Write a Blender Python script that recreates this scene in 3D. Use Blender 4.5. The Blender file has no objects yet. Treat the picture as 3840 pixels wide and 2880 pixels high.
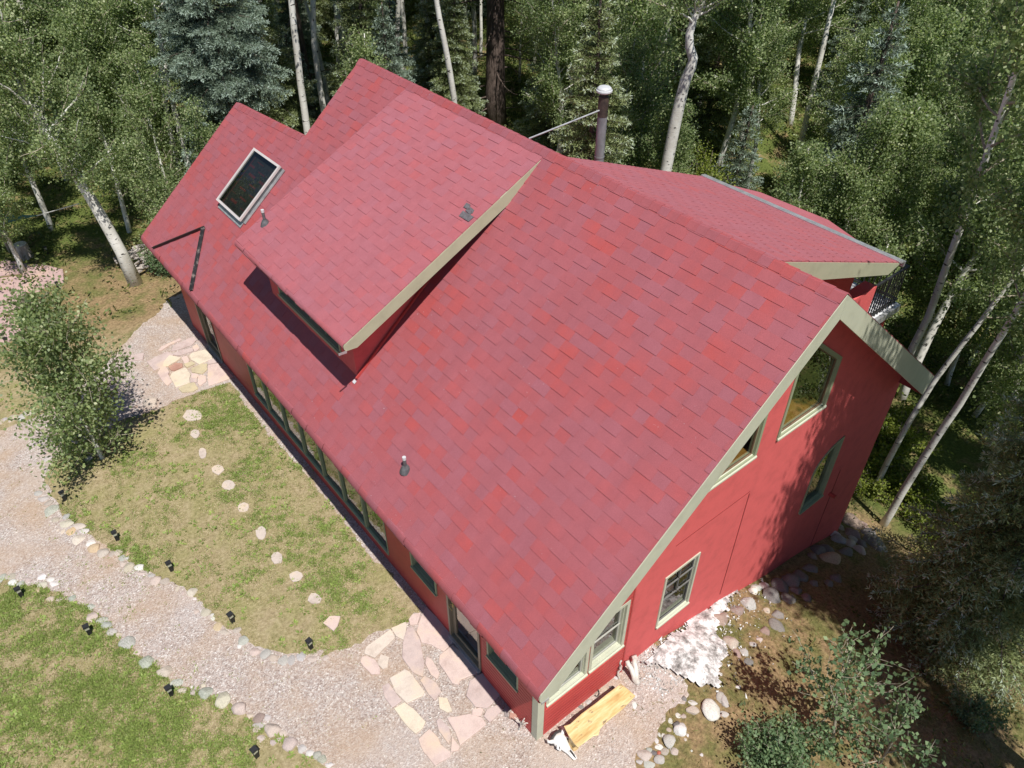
import bpy, bmesh, math, random
import numpy as np
from mathutils import Vector, Matrix, noise
from mathutils.geometry import tessellate_polygon
S = bpy.context.scene
COL = S.collection
rad = math.radians
# ---------------------------------------------------------------- camera, sky, sun, exposure
CAM = np.array([-4.4060, -4.8100, 13.8070]); FPX = 2867.49
YAW, PITCH, ROLL = 0.897, 0.696, -0.001
def cam_axes():
    f = np.array([math.cos(YAW)*math.cos(PITCH), math.sin(YAW)*math.cos(PITCH), -math.sin(PITCH)])
    r = np.array([math.sin(YAW), -math.cos(YAW), 0.0]); u = np.cross(r, f)
    c, s = math.cos(ROLL), math.sin(ROLL)
    return np.array([c*r+s*u, -s*r+c*u, f])
RC = cam_axes()
cd = bpy.data.cameras.new("camera"); cam = bpy.data.objects.new("camera", cd); COL.objects.link(cam)
cd.sensor_width = 36.0; cd.lens = FPX/3840*36; cd.clip_start = 0.05; cd.clip_end = 2000
M = Matrix.Identity(4)
for i in range(3):
    M[i][0], M[i][1], M[i][2], M[i][3] = RC[0][i], RC[1][i], -RC[2][i], CAM[i]
cam.matrix_world = M
S.camera = cam
W = bpy.data.worlds.new("World"); S.world = W; W.use_nodes = True
nt = W.node_tree; bg = nt.nodes["Background"]; sky = nt.nodes.new("ShaderNodeTexSky")
sky.sky_type = 'NISHITA'; sky.sun_disc = False
SUNV = Vector((-0.12, -0.49, 1.0)).normalized()
sky.sun_elevation = math.asin(SUNV.z); sky.sun_rotation = math.atan2(SUNV.x, SUNV.y)
sky.altitude = 2500; sky.dust_density = 0.6
nt.links.new(sky.outputs[0], bg.inputs[0]); bg.inputs[1].default_value = 0.085
sl = bpy.data.lights.new("sun", 'SUN'); sun = bpy.data.objects.new("sun", sl); COL.objects.link(sun)
sl.energy = 5.0; sl.angle = rad(0.55); sl.color = (1.0, 0.955, 0.89)
sun.rotation_euler = SUNV.to_track_quat('Z', 'Y').to_euler()
S.view_settings.view_transform = 'Standard'; S.view_settings.look = 'None'
S.view_settings.exposure = 0.24; S.view_settings.gamma = 1
random.seed(7); RNG = np.random.default_rng(11)

# ---------------------------------------------------------------- picking helpers (photograph pixels -> points in the place)
def ray(u, v):
    return RC.T @ np.array([(u-1920)/FPX, (1440-v)/FPX, 1.0])
def proj(p):
    q = RC @ (np.array(p, float)-CAM); return 1920+FPX*q[0]/q[2], 1440-FPX*q[1]/q[2], q[2]
def sstep(a, b, x):
    t = min(1, max(0, (x-a)/(b-a))); return t*t*(3-2*t)
def H(x, y):
    yy = min(max(y, -8), 20)
    h = -0.01*yy
    if x > 3.2:
        k = 1-0.86*sstep(6, 18, y)
        d = min(x, 13)-3.2
        h += -0.296*d*k
        if x > 13: h += -0.05*min(x-13, 14)*k
    if y < -3 and x < 2: h += 0
    far = math.hypot(max(0, x-20), max(0, y-24))
    h += 0.035*far
    if x > 3.2 or y > 21:
        w = min(1, max((x-3.2)/2, (y-21)/4, 0)); h += w*0.16*noise.noise((x*0.4, y*0.4, 0.0))
    return h
def onz(u, v, z=0.0):
    r = ray(u, v); t = (z-CAM[2])/r[2]; return CAM+t*r
def ong(u, v):
    z = 0.0
    for _ in range(12):
        p = onz(u, v, z); z = H(p[0], p[1])
    p[2] = z; return p
def onpl(u, v, n, c):
    n = np.array(n, float); r = ray(u, v); t = (c-n@CAM)/(n@r); return CAM+t*r
def z8(x, y): return 1200+x/1.659, 1880+y/1.659
def z4(x, y): return 600+x/4.1475, 1050+y/4.1475
def r4(x, y): return x/1.659, 900+y/1.659
def r7(x, y): return x/1.659, 1880+y/1.659
def r9(x, y): return 2540+x/1.659, 1880+y/1.659
def z2(x, y): return 1950+x/2.765, 2350+y/2.765
def D(x, y): return x/0.576, y/0.576

# ---------------------------------------------------------------- materials
def mat(name):
    m = bpy.data.materials.new(name); m.use_nodes = True
    t = m.node_tree; b = t.nodes["Principled BSDF"]; return m, t, b
def nd(t, typ, **kw):
    n = t.nodes.new(typ)
    for k, v in kw.items(): setattr(n, k, v)
    return n
def ramp(t, fac, stops, interp='LINEAR'):
    r = nd(t, "ShaderNodeValToRGB"); r.color_ramp.interpolation = interp
    e = r.color_ramp.elements
    while len(e) < len(stops): e.new(0.5)
    for i, (p, c) in enumerate(stops):
        e[i].position = p; e[i].color = (*c, 1) if len(c) == 3 else c
    if fac is not None: t.links.new(fac, r.inputs[0])
    return r.outputs[0]
def mixc(t, fac, a, b, typ='MIX'):
    n = nd(t, "ShaderNodeMix", data_type='RGBA', blend_type=typ)
    for sock, v in ((n.inputs[0], fac), (n.inputs[6], a), (n.inputs[7], b)):
        if isinstance(v, bpy.types.NodeSocket): t.links.new(v, sock)
        elif isinstance(v, (int, float)): sock.default_value = v
        else: sock.default_value = (*v, 1)
    return n.outputs[2]
def tex(t, kind, scale, coord='Object', detail=4, rough=0.55, sc=None, **kw):
    co = nd(t, "ShaderNodeTexCoord") if coord != 'World' else nd(t, "ShaderNodeNewGeometry")
    src = co.outputs['Position'] if coord == 'World' else co.outputs[coord]
    if sc:
        mp = nd(t, "ShaderNodeMapping"); mp.inputs['Scale'].default_value = sc; t.links.new(src, mp.inputs[0]); src = mp.outputs[0]
    if kind == 'noise':
        n = nd(t, "ShaderNodeTexNoise"); n.inputs['Detail'].default_value = detail; n.inputs['Roughness'].default_value = rough
    else:
        n = nd(t, "ShaderNodeTexVoronoi", **kw)
    n.inputs['Scale'].default_value = scale; t.links.new(src, n.inputs['Vector']); return n
def bump(t, b, h, strength=0.3, dist=0.02):
    n = nd(t, "ShaderNodeBump"); n.inputs['Strength'].default_value = strength; n.inputs['Distance'].default_value = dist
    t.links.new(h, n.inputs['Height']); t.links.new(n.outputs[0], b.inputs['Normal'])
def setc(t, b, c):
    if isinstance(c, bpy.types.NodeSocket): t.links.new(c, b.inputs['Base Color'])
    else: b.inputs['Base Color'].default_value = (*c, 1)
def attr(t, name): return nd(t, "ShaderNodeAttribute", attribute_name=name).outputs['Fac']

def m_shingle(name="red_asphalt_shingle", lit_mix=0.0):
    m, t, b = mat(name)
    geo = nd(t, "ShaderNodeNewGeometry")
    c = ramp(t, geo.outputs['Random Per Island'], [(0, (0.300, 0.098, 0.120)), (0.2, (0.318, 0.092, 0.106)), (0.42, (0.335, 0.085, 0.093)),
             (0.72, (0.350, 0.079, 0.083)), (0.86, (0.372, 0.072, 0.071)), (1, (0.402, 0.066, 0.058))])
    big = tex(t, 'noise', 0.55, detail=3); c = mixc(t, ramp(t, big.outputs[0], [(0.36, (0, 0, 0)), (0.66, (0.55, 0.55, 0.55))]), c, (0.33, 0.108, 0.130)); stk = tex(t, 'noise', 1.0, detail=5, sc=(0.3, 2.6, 0.3)); c = mixc(t, ramp(t, stk.outputs[0], [(0.42, (0, 0, 0)), (0.7, (0.4, 0.4, 0.4))]), c, (0.25, 0.078, 0.092)); c = mixc(t, lit_mix, c, (0.40, 0.150, 0.180))
    mid = tex(t, 'noise', 5, detail=5); c = mixc(t, ramp(t, mid.outputs[0], [(0.35, (0, 0, 0)), (0.75, (0.35, 0.35, 0.35))]), c, (0.255, 0.070, 0.084))
    g = tex(t, 'noise', 150, detail=2); c = mixc(t, 0.55, c, ramp(t, g.outputs[0], [(0.25, (0.45, 0.42, 0.42)), (0.7, (1.35, 1.32, 1.36))]), 'MULTIPLY')
    sp = tex(t, 'noise', 22, detail=3); spm = tex(t, 'noise', 0.9, detail=2)
    k = nd(t, "ShaderNodeMath", operation='MULTIPLY'); t.links.new(ramp(t, sp.outputs[0], [(0.70, (0, 0, 0)), (0.73, (1, 1, 1))]), k.inputs[0])
    t.links.new(ramp(t, spm.outputs[0], [(0.55, (0, 0, 0)), (0.66, (0.75, 0.75, 0.75))]), k.inputs[1])
    c = mixc(t, k.outputs[0], c, (0.42, 0.36, 0.40))
    setc(t, b, c); b.inputs['Roughness'].default_value = 0.82; b.inputs['Specular IOR Level'].default_value = 0.35
    bump(t, b, g.outputs[0], 0.35, 0.004); return m
def m_paint(name, col, rough=0.6, var=0.12, bscale=60, bst=0.05, dirt=None):
    m, t, b = mat(name)
    n = tex(t, 'noise', 3.0, detail=6, rough=0.65)
    dark = tuple(v*(1-var*2) for v in col); lite = tuple(min(1, v*(1+var)) for v in col)
    c = ramp(t, n.outputs[0], [(0.3, dark), (0.5, col), (0.72, lite)])
    if dirt:
        d = tex(t, 'noise', 1.3, detail=8, rough=0.75, sc=(1, 1, 0.4)); c = mixc(t, ramp(t, d.outputs[0], [(0.52, (0, 0, 0)), (0.75, (0.6, 0.6, 0.6))]), c, dirt)
    setc(t, b, c); b.inputs['Roughness'].default_value = rough; b.inputs['Specular IOR Level'].default_value = 0.35
    if bst:
        f = tex(t, 'noise', bscale, detail=4); bump(t, b, f.outputs[0], bst*4, 0.01)
    return m
def m_glass(name, refl=0.35, tint=(0.75, 0.8, 0.78), ior=1.5):
    m, t, b = mat(name); t.nodes.remove(b); out = t.nodes["Material Output"]
    tr = nd(t, "ShaderNodeBsdfTransparent"); tr.inputs[0].default_value = (*tint, 1)
    gl = nd(t, "ShaderNodeBsdfGlossy"); gl.inputs['Roughness'].default_value = 0.012; gl.inputs[0].default_value = (0.95, 0.97, 0.95, 1)
    lw = nd(t, "ShaderNodeLayerWeight"); fr = nd(t, "ShaderNodeMath", operation='POWER'); fr.inputs[1].default_value = 4.2; t.links.new(lw.outputs['Facing'], fr.inputs[0])
    mp = nd(t, "ShaderNodeMapRange"); mp.inputs['To Min'].default_value = refl; mp.inputs['To Max'].default_value = 1
    t.links.new(fr.outputs[0], mp.inputs[0])
    mx = nd(t, "ShaderNodeMixShader"); t.links.new(mp.outputs[0], mx.inputs[0]); t.links.new(tr.outputs[0], mx.inputs[1]); t.links.new(gl.outputs[0], mx.inputs[2])
    t.links.new(mx.outputs[0], out.inputs[0]); return m
def m_leaf(name, stops, transl=0.35, rough=0.55):
    m, t, b = mat(name); out = t.nodes["Material Output"]
    c = ramp(t, attr(t, "tint"), stops)
    setc(t, b, c); b.inputs['Roughness'].default_value = rough; b.inputs['Specular IOR Level'].default_value = 0.3
    tl = nd(t, "ShaderNodeBsdfTranslucent"); t.links.new(mixc(t, 1.0, c, (1.25, 1.35, 0.75), 'MULTIPLY'), tl.inputs[0])
    mx = nd(t, "ShaderNodeMixShader"); mx.inputs[0].default_value = transl
    t.links.new(b.outputs[0], mx.inputs[1]); t.links.new(tl.outputs[0], mx.inputs[2]); t.links.new(mx.outputs[0], out.inputs[0]); return m
def m_aspen_bark():
    m, t, b = mat("aspen_bark")
    n = tex(t, 'noise', 2.2, detail=5, sc=(1, 1, 0.6)); c = ramp(t, n.outputs[0], [(0.3, (0.50, 0.485, 0.43)), (0.55, (0.70, 0.69, 0.645)), (0.75, (0.80, 0.795, 0.76))])
    s = tex(t, 'noise', 5.5, detail=3, sc=(1, 1, 2.4)); c = mixc(t, ramp(t, s.outputs[0], [(0.63, (0, 0, 0)), (0.67, (1, 1, 1))]), c, (0.035, 0.03, 0.028))
    l = tex(t, 'noise', 9, detail=4, sc=(0.5, 0.5, 5)); c = mixc(t, ramp(t, l.outputs[0], [(0.6, (0, 0, 0)), (0.7, (0.5, 0.5, 0.5))]), c, (0.16, 0.14, 0.12))
    setc(t, b, c); b.inputs['Roughness'].default_value = 0.8; bump(t, b, s.outputs[0], 0.3, 0.02); return m
def m_noise(name, stops, scale=6, rough=0.85, bst=0.3, sc=None, detail=6, bd=0.02):
    m, t, b = mat(name); n = tex(t, 'noise', scale, detail=detail, sc=sc, rough=0.65)
    setc(t, b, ramp(t, n.outputs[0], stops)); b.inputs['Roughness'].default_value = rough
    if bst: bump(t, b, n.outputs[0], bst, bd)
    return m
def m_stone():
    m, t, b = mat("field_stone"); oi = nd(t, "ShaderNodeObjectInfo")
    n = tex(t, 'noise', 7, detail=7, rough=0.7)
    c = mixc(t, 1.0, oi.outputs['Color'], ramp(t, n.outputs[0], [(0.28, (0.62, 0.6, 0.6)), (0.5, (1, 1, 1)), (0.72, (1.22, 1.2, 1.16))]), 'MULTIPLY')
    l = tex(t, 'noise', 18, detail=4); ln = nd(t, "ShaderNodeMath", operation='MULTIPLY'); t.links.new(oi.outputs['Alpha'], ln.inputs[0])
    t.links.new(ramp(t, l.outputs[0], [(0.5, (0, 0, 0)), (0.58, (1, 1, 1))]), ln.inputs[1])
    c = mixc(t, ln.outputs[0], c, (0.16, 0.18, 0.12))
    setc(t, b, c); b.inputs['Roughness'].default_value = 0.85; bump(t, b, n.outputs[0], 0.5, 0.02); return m
def m_flag():
    m, t, b = mat("sandstone_flag"); oi = nd(t, "ShaderNodeObjectInfo")
    n = tex(t, 'noise', 3.2, coord='World', detail=8, rough=0.7)
    c = mixc(t, 1.0, oi.outputs['Color'], ramp(t, n.outputs[0], [(0.25, (0.74, 0.70, 0.68)), (0.5, (1, 1, 1)), (0.75, (1.13, 1.1, 1.04))]), 'MULTIPLY')
    w = tex(t, 'noise', 1.6, coord='World', detail=4); c = mixc(t, ramp(t, w.outputs[0], [(0.5, (0, 0, 0)), (0.72, (0.5, 0.5, 0.5))]), c, (0.60, 0.45, 0.28))
    f = tex(t, 'noise', 60, coord='World', detail=3); c = mixc(t, 0.5, c, ramp(t, f.outputs[0], [(0.3, (0.8, 0.8, 0.8)), (0.7, (1.15, 1.15, 1.15))]), 'MULTIPLY')
    setc(t, b, c); b.inputs['Roughness'].default_value = 0.9; bump(t, b, n.outputs[0], 0.4, 0.02); return m
def m_gravel():
    m, t, b = mat("pea_gravel")
    v = tex(t, 'vor', 38, coord='World'); sep = nd(t, "ShaderNodeSeparateColor"); t.links.new(v.outputs['Color'], sep.inputs[0])
    c = ramp(t, sep.outputs[0], [(0, (0.16, 0.115, 0.10)), (0.22, (0.30, 0.24, 0.215)), (0.45, (0.40, 0.32, 0.285)), (0.62, (0.46, 0.39, 0.355)), (0.8, (0.42, 0.40, 0.39)), (0.93, (0.62, 0.57, 0.53)), (1, (0.80, 0.78, 0.75))])
    v2 = tex(t, 'vor', 85, coord='World'); s2 = nd(t, "ShaderNodeSeparateColor"); t.links.new(v2.outputs['Color'], s2.inputs[0])
    c = mixc(t, 0.4, c, ramp(t, s2.outputs[0], [(0, (0.2, 0.15, 0.13)), (0.5, (0.40, 0.33, 0.29)), (1, (0.62, 0.56, 0.52))]))
    n = tex(t, 'noise', 0.9, coord='World', detail=6); c = mixc(t, ramp(t, n.outputs[0], [(0.42, (0, 0, 0)), (0.68, (0.62, 0.62, 0.62))]), c, (0.40, 0.28, 0.185))
    n3 = tex(t, 'noise', 0.5, coord='World', detail=3); c = mixc(t, ramp(t, n3.outputs[0], [(0.5, (0, 0, 0)), (0.7, (0.4, 0.4, 0.4))]), c, (0.50, 0.46, 0.45))
    setc(t, b, c); b.inputs['Roughness'].default_value = 0.95; b.inputs['Specular IOR Level'].default_value = 0.2
    bump(t, b, v.outputs['Distance'], 0.6, 0.02); return m
def m_ground():
    m, t, b = mat("ground_soil_and_turf")
    n1 = tex(t, 'noise', 1.4, coord='World', detail=7, rough=0.65); n2 = tex(t, 'noise', 14, coord='World', detail=6, rough=0.7); n3 = tex(t, 'noise', 70, coord='World', detail=3)
    straw = ramp(t, n2.outputs[0], [(0.25, (0.18, 0.14, 0.075)), (0.5, (0.33, 0.265, 0.16)), (0.72, (0.45, 0.375, 0.25))])
    green = ramp(t, n2.outputs[0], [(0.25, (0.12, 0.135, 0.04)), (0.55, (0.25, 0.245, 0.09)), (0.75, (0.36, 0.315, 0.15))])
    lawn = mixc(t, ramp(t, n1.outputs[0], [(0.40, (0.05, 0.05, 0.05)), (0.66, (0.65, 0.65, 0.65))]), straw, green)
    litter = ramp(t, n2.outputs[0], [(0.22, (0.075, 0.052, 0.03)), (0.5, (0.26, 0.18, 0.10)), (0.75, (0.44, 0.315, 0.18))])
    gr2 = ramp(t, n2.outputs[0], [(0.25, (0.04, 0.06, 0.016)), (0.6, (0.12, 0.15, 0.04)), (0.8, (0.22, 0.23, 0.08))])
    far = attr(t, "far"); forest = mixc(t, ramp(t, n1.outputs[0], [(0.45, (0.05, 0.05, 0.05)), (0.62, (0.7, 0.7, 0.7))]), litter, gr2); forest = mixc(t, far, forest, mixc(t, ramp(t, n1.outputs[0], [(0.36, (0.2, 0.2, 0.2)), (0.5, (1, 1, 1))]), litter, gr2))
    c = mixc(t, attr(t, "lawn"), forest, lawn)
    c = mixc(t, 0.5, c, ramp(t, n3.outputs[0], [(0.3, (0.6, 0.6, 0.6)), (0.7, (1.3, 1.3, 1.3))]), 'MULTIPLY')
    setc(t, b, c); b.inputs['Roughness'].default_value = 1; b.inputs['Specular IOR Level'].default_value = 0.1
    bump(t, b, n2.outputs[0], 0.6, 0.05); return m
def m_logwood():
    m, t, b = mat("varnished_pine")
    n = tex(t, 'noise', 5, detail=6, sc=(0.35, 2.2, 2), rough=0.65); c = ramp(t, n.outputs[0], [(0.28, (0.38, 0.21, 0.07)), (0.46, (0.60, 0.42, 0.18)), (0.62, (0.72, 0.57, 0.31)), (0.8, (0.79, 0.68, 0.45))])
    k = tex(t, 'noise', 9, detail=4, sc=(0.6, 1.5, 1)); c = mixc(t, ramp(t, k.outputs[0], [(0.62, (0, 0, 0)), (0.70, (0.8, 0.8, 0.8))]), c, (0.16, 0.11, 0.07))
    setc(t, b, c); b.inputs['Roughness'].default_value = 0.5; return m
def m_white_rock():
    m, t, b = mat("whitewashed_rock"); n = tex(t, 'noise', 4, coord='World', detail=8, rough=0.75); g = tex(t, 'noise', 22, coord='World', detail=4)
    c = ramp(t, n.outputs[0], [(0.36, (0.12, 0.115, 0.11)), (0.46, (0.38, 0.37, 0.36)), (0.54, (0.70, 0.70, 0.70)), (0.8, (0.82, 0.82, 0.82))])
    c = mixc(t, ramp(t, g.outputs[0], [(0.60, (0, 0, 0)), (0.68, (0.75, 0.75, 0.75))]), c, (0.30, 0.27, 0.26))
    setc(t, b, c); b.inputs['Roughness'].default_value = 0.9; bump(t, b, n.outputs[0], 0.6, 0.05); return m
MT = {}
MT['shingle'] = m_shingle(); MT['shinglelit'] = m_shingle("brighter_lit_red_shingle", 0.38)  # dormer shingles mixed paler: brighter up-facing light and haze put into the colour
MT['stucco'] = m_paint("red_stucco", (0.60, 0.108, 0.106), 0.9, 0.07, 45, 0.16)
MT['red'] = m_paint("red_siding_paint", (0.44, 0.060, 0.055), 0.55, 0.07, 60, 0.03)
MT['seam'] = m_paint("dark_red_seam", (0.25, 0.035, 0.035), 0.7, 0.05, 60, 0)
MT['sage'] = m_paint("sage_green_trim", (0.47, 0.48, 0.375), 0.55, 0.05, 30, 0.02, (0.36, 0.36, 0.26))
MT['green'] = m_paint("grey_green_window_trim", (0.265, 0.295, 0.19), 0.5, 0.05, 30, 0.02)
MT['bronze'] = m_paint("bronze_door_frame", (0.22, 0.185, 0.13), 0.4, 0.08, 30, 0)
MT['sash'] = m_paint("pale_window_sash", (0.36, 0.36, 0.32), 0.5, 0.05, 30, 0)
MT['greysash'] = m_paint("grey_screened_sash", (0.15, 0.145, 0.14), 0.6, 0.08, 30, 0)
MT['glass'] = m_glass("window_glass", 0.12, (0.6, 0.64, 0.62))
MT['glassdark'] = m_glass("skylight_glass", 0.02, (0.35, 0.38, 0.36), 1.22)
MT['interior'] = m_paint("dim_interior_wood", (0.16, 0.10, 0.06), 0.7, 0.15, 30, 0)
MT['sillwood'] = m_noise("orange_pine_sill", [(0.3, (0.38, 0.15, 0.025)), (0.55, (0.52, 0.24, 0.05)), (0.75, (0.60, 0.32, 0.09))], 8, 0.45, 0.05, (0.4, 2, 1))
MT['metal'] = m_noise("galvanised_metal", [(0.3, (0.36, 0.37, 0.38)), (0.7, (0.62, 0.63, 0.64))], 6, 0.4, 0.05)
MT['whitemetal'] = m_noise("white_metal_cap", [(0.3, (0.42, 0.43, 0.45)), (0.7, (0.60, 0.61, 0.63))], 6, 0.35, 0.03)
MT['steel'] = m_noise("weathered_flue_steel", [(0.3, (0.09, 0.095, 0.10)), (0.5, (0.18, 0.185, 0.195)), (0.75, (0.29, 0.295, 0.31))], 3, 0.38, 0.1, (1, 1, 0.5))
MT['soot'] = m_noise("sooty_flue_steel", [(0.3, (0.02, 0.018, 0.016)), (0.6, (0.07, 0.05, 0.04)), (0.8, (0.16, 0.10, 0.07))], 8, 0.55, 0.1)
MT['sageolive'] = m_paint("olive_sage_trim", (0.385, 0.39, 0.275), 0.55, 0.05, 30, 0.02, (0.32, 0.32, 0.22))
for k in ('metal',): MT[k].node_tree.nodes["Principled BSDF"].inputs['Metallic'].default_value = 0.6
MT['black'] = m_noise("black_metal", [(0.3, (0.012, 0.012, 0.012)), (0.7, (0.03, 0.03, 0.032))], 10, 0.5, 0.05)
MT['blackworn'] = m_noise("worn_black_flashing", [(0.3, (0.012, 0.012, 0.014)), (0.55, (0.03, 0.03, 0.032)), (0.64, (0.20, 0.17, 0.16)), (0.8, (0.30, 0.2, 0.15))], 7, 0.6, 0.1)
MT['lens'] = m_noise("greenish_lamp_lens", [(0.3, (0.34, 0.34, 0.26)), (0.7, (0.46, 0.46, 0.36))], 10, 0.3, 0)
MT['greyskylight'] = m_paint("grey_skylight_frame", (0.52, 0.48, 0.47), 0.45, 0.05, 30, 0)
MT['lead'] = m_noise("dark_grey_flashing", [(0.3, (0.05, 0.05, 0.055)), (0.7, (0.13, 0.13, 0.14))], 12, 0.6, 0.1)
MT['patch'] = m_noise("bare_grey_shingle", [(0.3, (0.07, 0.06, 0.065)), (0.6, (0.13, 0.12, 0.13)), (0.8, (0.24, 0.25, 0.28))], 20, 0.9, 0.3)
MT['deck'] = m_noise("pale_deck_boards", [(0.3, (0.55, 0.56, 0.58)), (0.7, (0.72, 0.73, 0.75))], 3, 0.6, 0.05)
MT['brass'] = m_noise("brass_handle", [(0.3, (0.40, 0.28, 0.09)), (0.7, (0.58, 0.43, 0.16))], 8, 0.3, 0)
MT['aspen'] = m_aspen_bark()
MT['bark'] = m_noise("dark_conifer_bark", [(0.3, (0.035, 0.026, 0.022)), (0.5, (0.11, 0.08, 0.066)), (0.75, (0.21, 0.16, 0.135))], 7, 0.95, 0.9, (2.2, 2.2, 0.45), bd=0.05)
MT['twig'] = m_noise("pale_twig_bark", [(0.3, (0.22, 0.19, 0.14)), (0.7, (0.42, 0.38, 0.30))], 5, 0.9, 0.1)
MT['deadwood'] = m_noise("weathered_grey_wood", [(0.3, (0.15, 0.125, 0.11)), (0.5, (0.36, 0.32, 0.29)), (0.75, (0.55, 0.51, 0.47))], 8, 0.9, 0.4, (1, 1, 0.25))
MT['driftwood'] = m_noise("bleached_driftwood", [(0.3, (0.32, 0.26, 0.22)), (0.5, (0.58, 0.54, 0.49)), (0.75, (0.72, 0.70, 0.66))], 9, 0.85, 0.3, (1, 1, 0.3))
MT['bone'] = m_noise("bleached_bone", [(0.3, (0.66, 0.64, 0.60)), (0.7, (0.83, 0.82, 0.80))], 9, 0.6, 0.15)
MT['tar'] = m_noise("black_bone_hollow", [(0.3, (0.02, 0.018, 0.017)), (0.7, (0.06, 0.05, 0.05))], 9, 0.8, 0.3)
MT['log'] = m_logwood()
MT['stone'] = m_stone(); MT['flag'] = m_flag(); MT['gravel'] = m_gravel(); MT['ground'] = m_ground(); MT['whiterock'] = m_white_rock()
MT['tarp'] = m_noise("teal_tarpaulin", [(0.3, (0.02, 0.10, 0.11)), (0.7, (0.05, 0.19, 0.20))], 5, 0.6, 0.2)
MT['cord'] = m_noise("white_rope", [(0.3, (0.5, 0.5, 0.48)), (0.7, (0.7, 0.7, 0.68))], 20, 0.8, 0)
MT['leaf'] = m_leaf("aspen_leaf", [(0, (0.110, 0.160, 0.075)), (0.45, (0.225, 0.295, 0.130)), (0.8, (0.36, 0.42, 0.20)), (1, (0.54, 0.58, 0.36))], 0.48, 0.42)
MT['leafdark'] = m_leaf("chokecherry_leaf", [(0, (0.075, 0.130, 0.065)), (0.5, (0.145, 0.225, 0.112)), (1, (0.26, 0.35, 0.17))])
MT['leafyellow'] = m_leaf("yellow_green_leaf", [(0, (0.07, 0.11, 0.018)), (0.5, (0.18, 0.23, 0.035)), (1, (0.34, 0.37, 0.08))])
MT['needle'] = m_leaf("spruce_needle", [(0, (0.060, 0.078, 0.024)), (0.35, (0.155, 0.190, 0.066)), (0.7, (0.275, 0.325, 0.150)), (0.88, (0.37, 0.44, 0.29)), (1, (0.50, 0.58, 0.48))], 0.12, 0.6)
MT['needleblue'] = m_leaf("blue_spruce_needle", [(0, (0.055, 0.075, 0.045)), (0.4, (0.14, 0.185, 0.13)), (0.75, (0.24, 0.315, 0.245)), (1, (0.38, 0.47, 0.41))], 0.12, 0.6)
MT['grass'] = m_leaf("lawn_grass_blade", [(0, (0.50, 0.43, 0.28)), (0.3, (0.36, 0.31, 0.165)), (0.42, (0.26, 0.28, 0.10)), (0.75, (0.215, 0.295, 0.075)), (1, (0.33, 0.42, 0.11))], 0.25)
MT['under'] = m_leaf("forest_undergrowth_leaf", [(0, (0.035, 0.055, 0.014)), (0.5, (0.085, 0.115, 0.03)), (0.8, (0.15, 0.19, 0.05)), (1, (0.30, 0.24, 0.11))])
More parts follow.
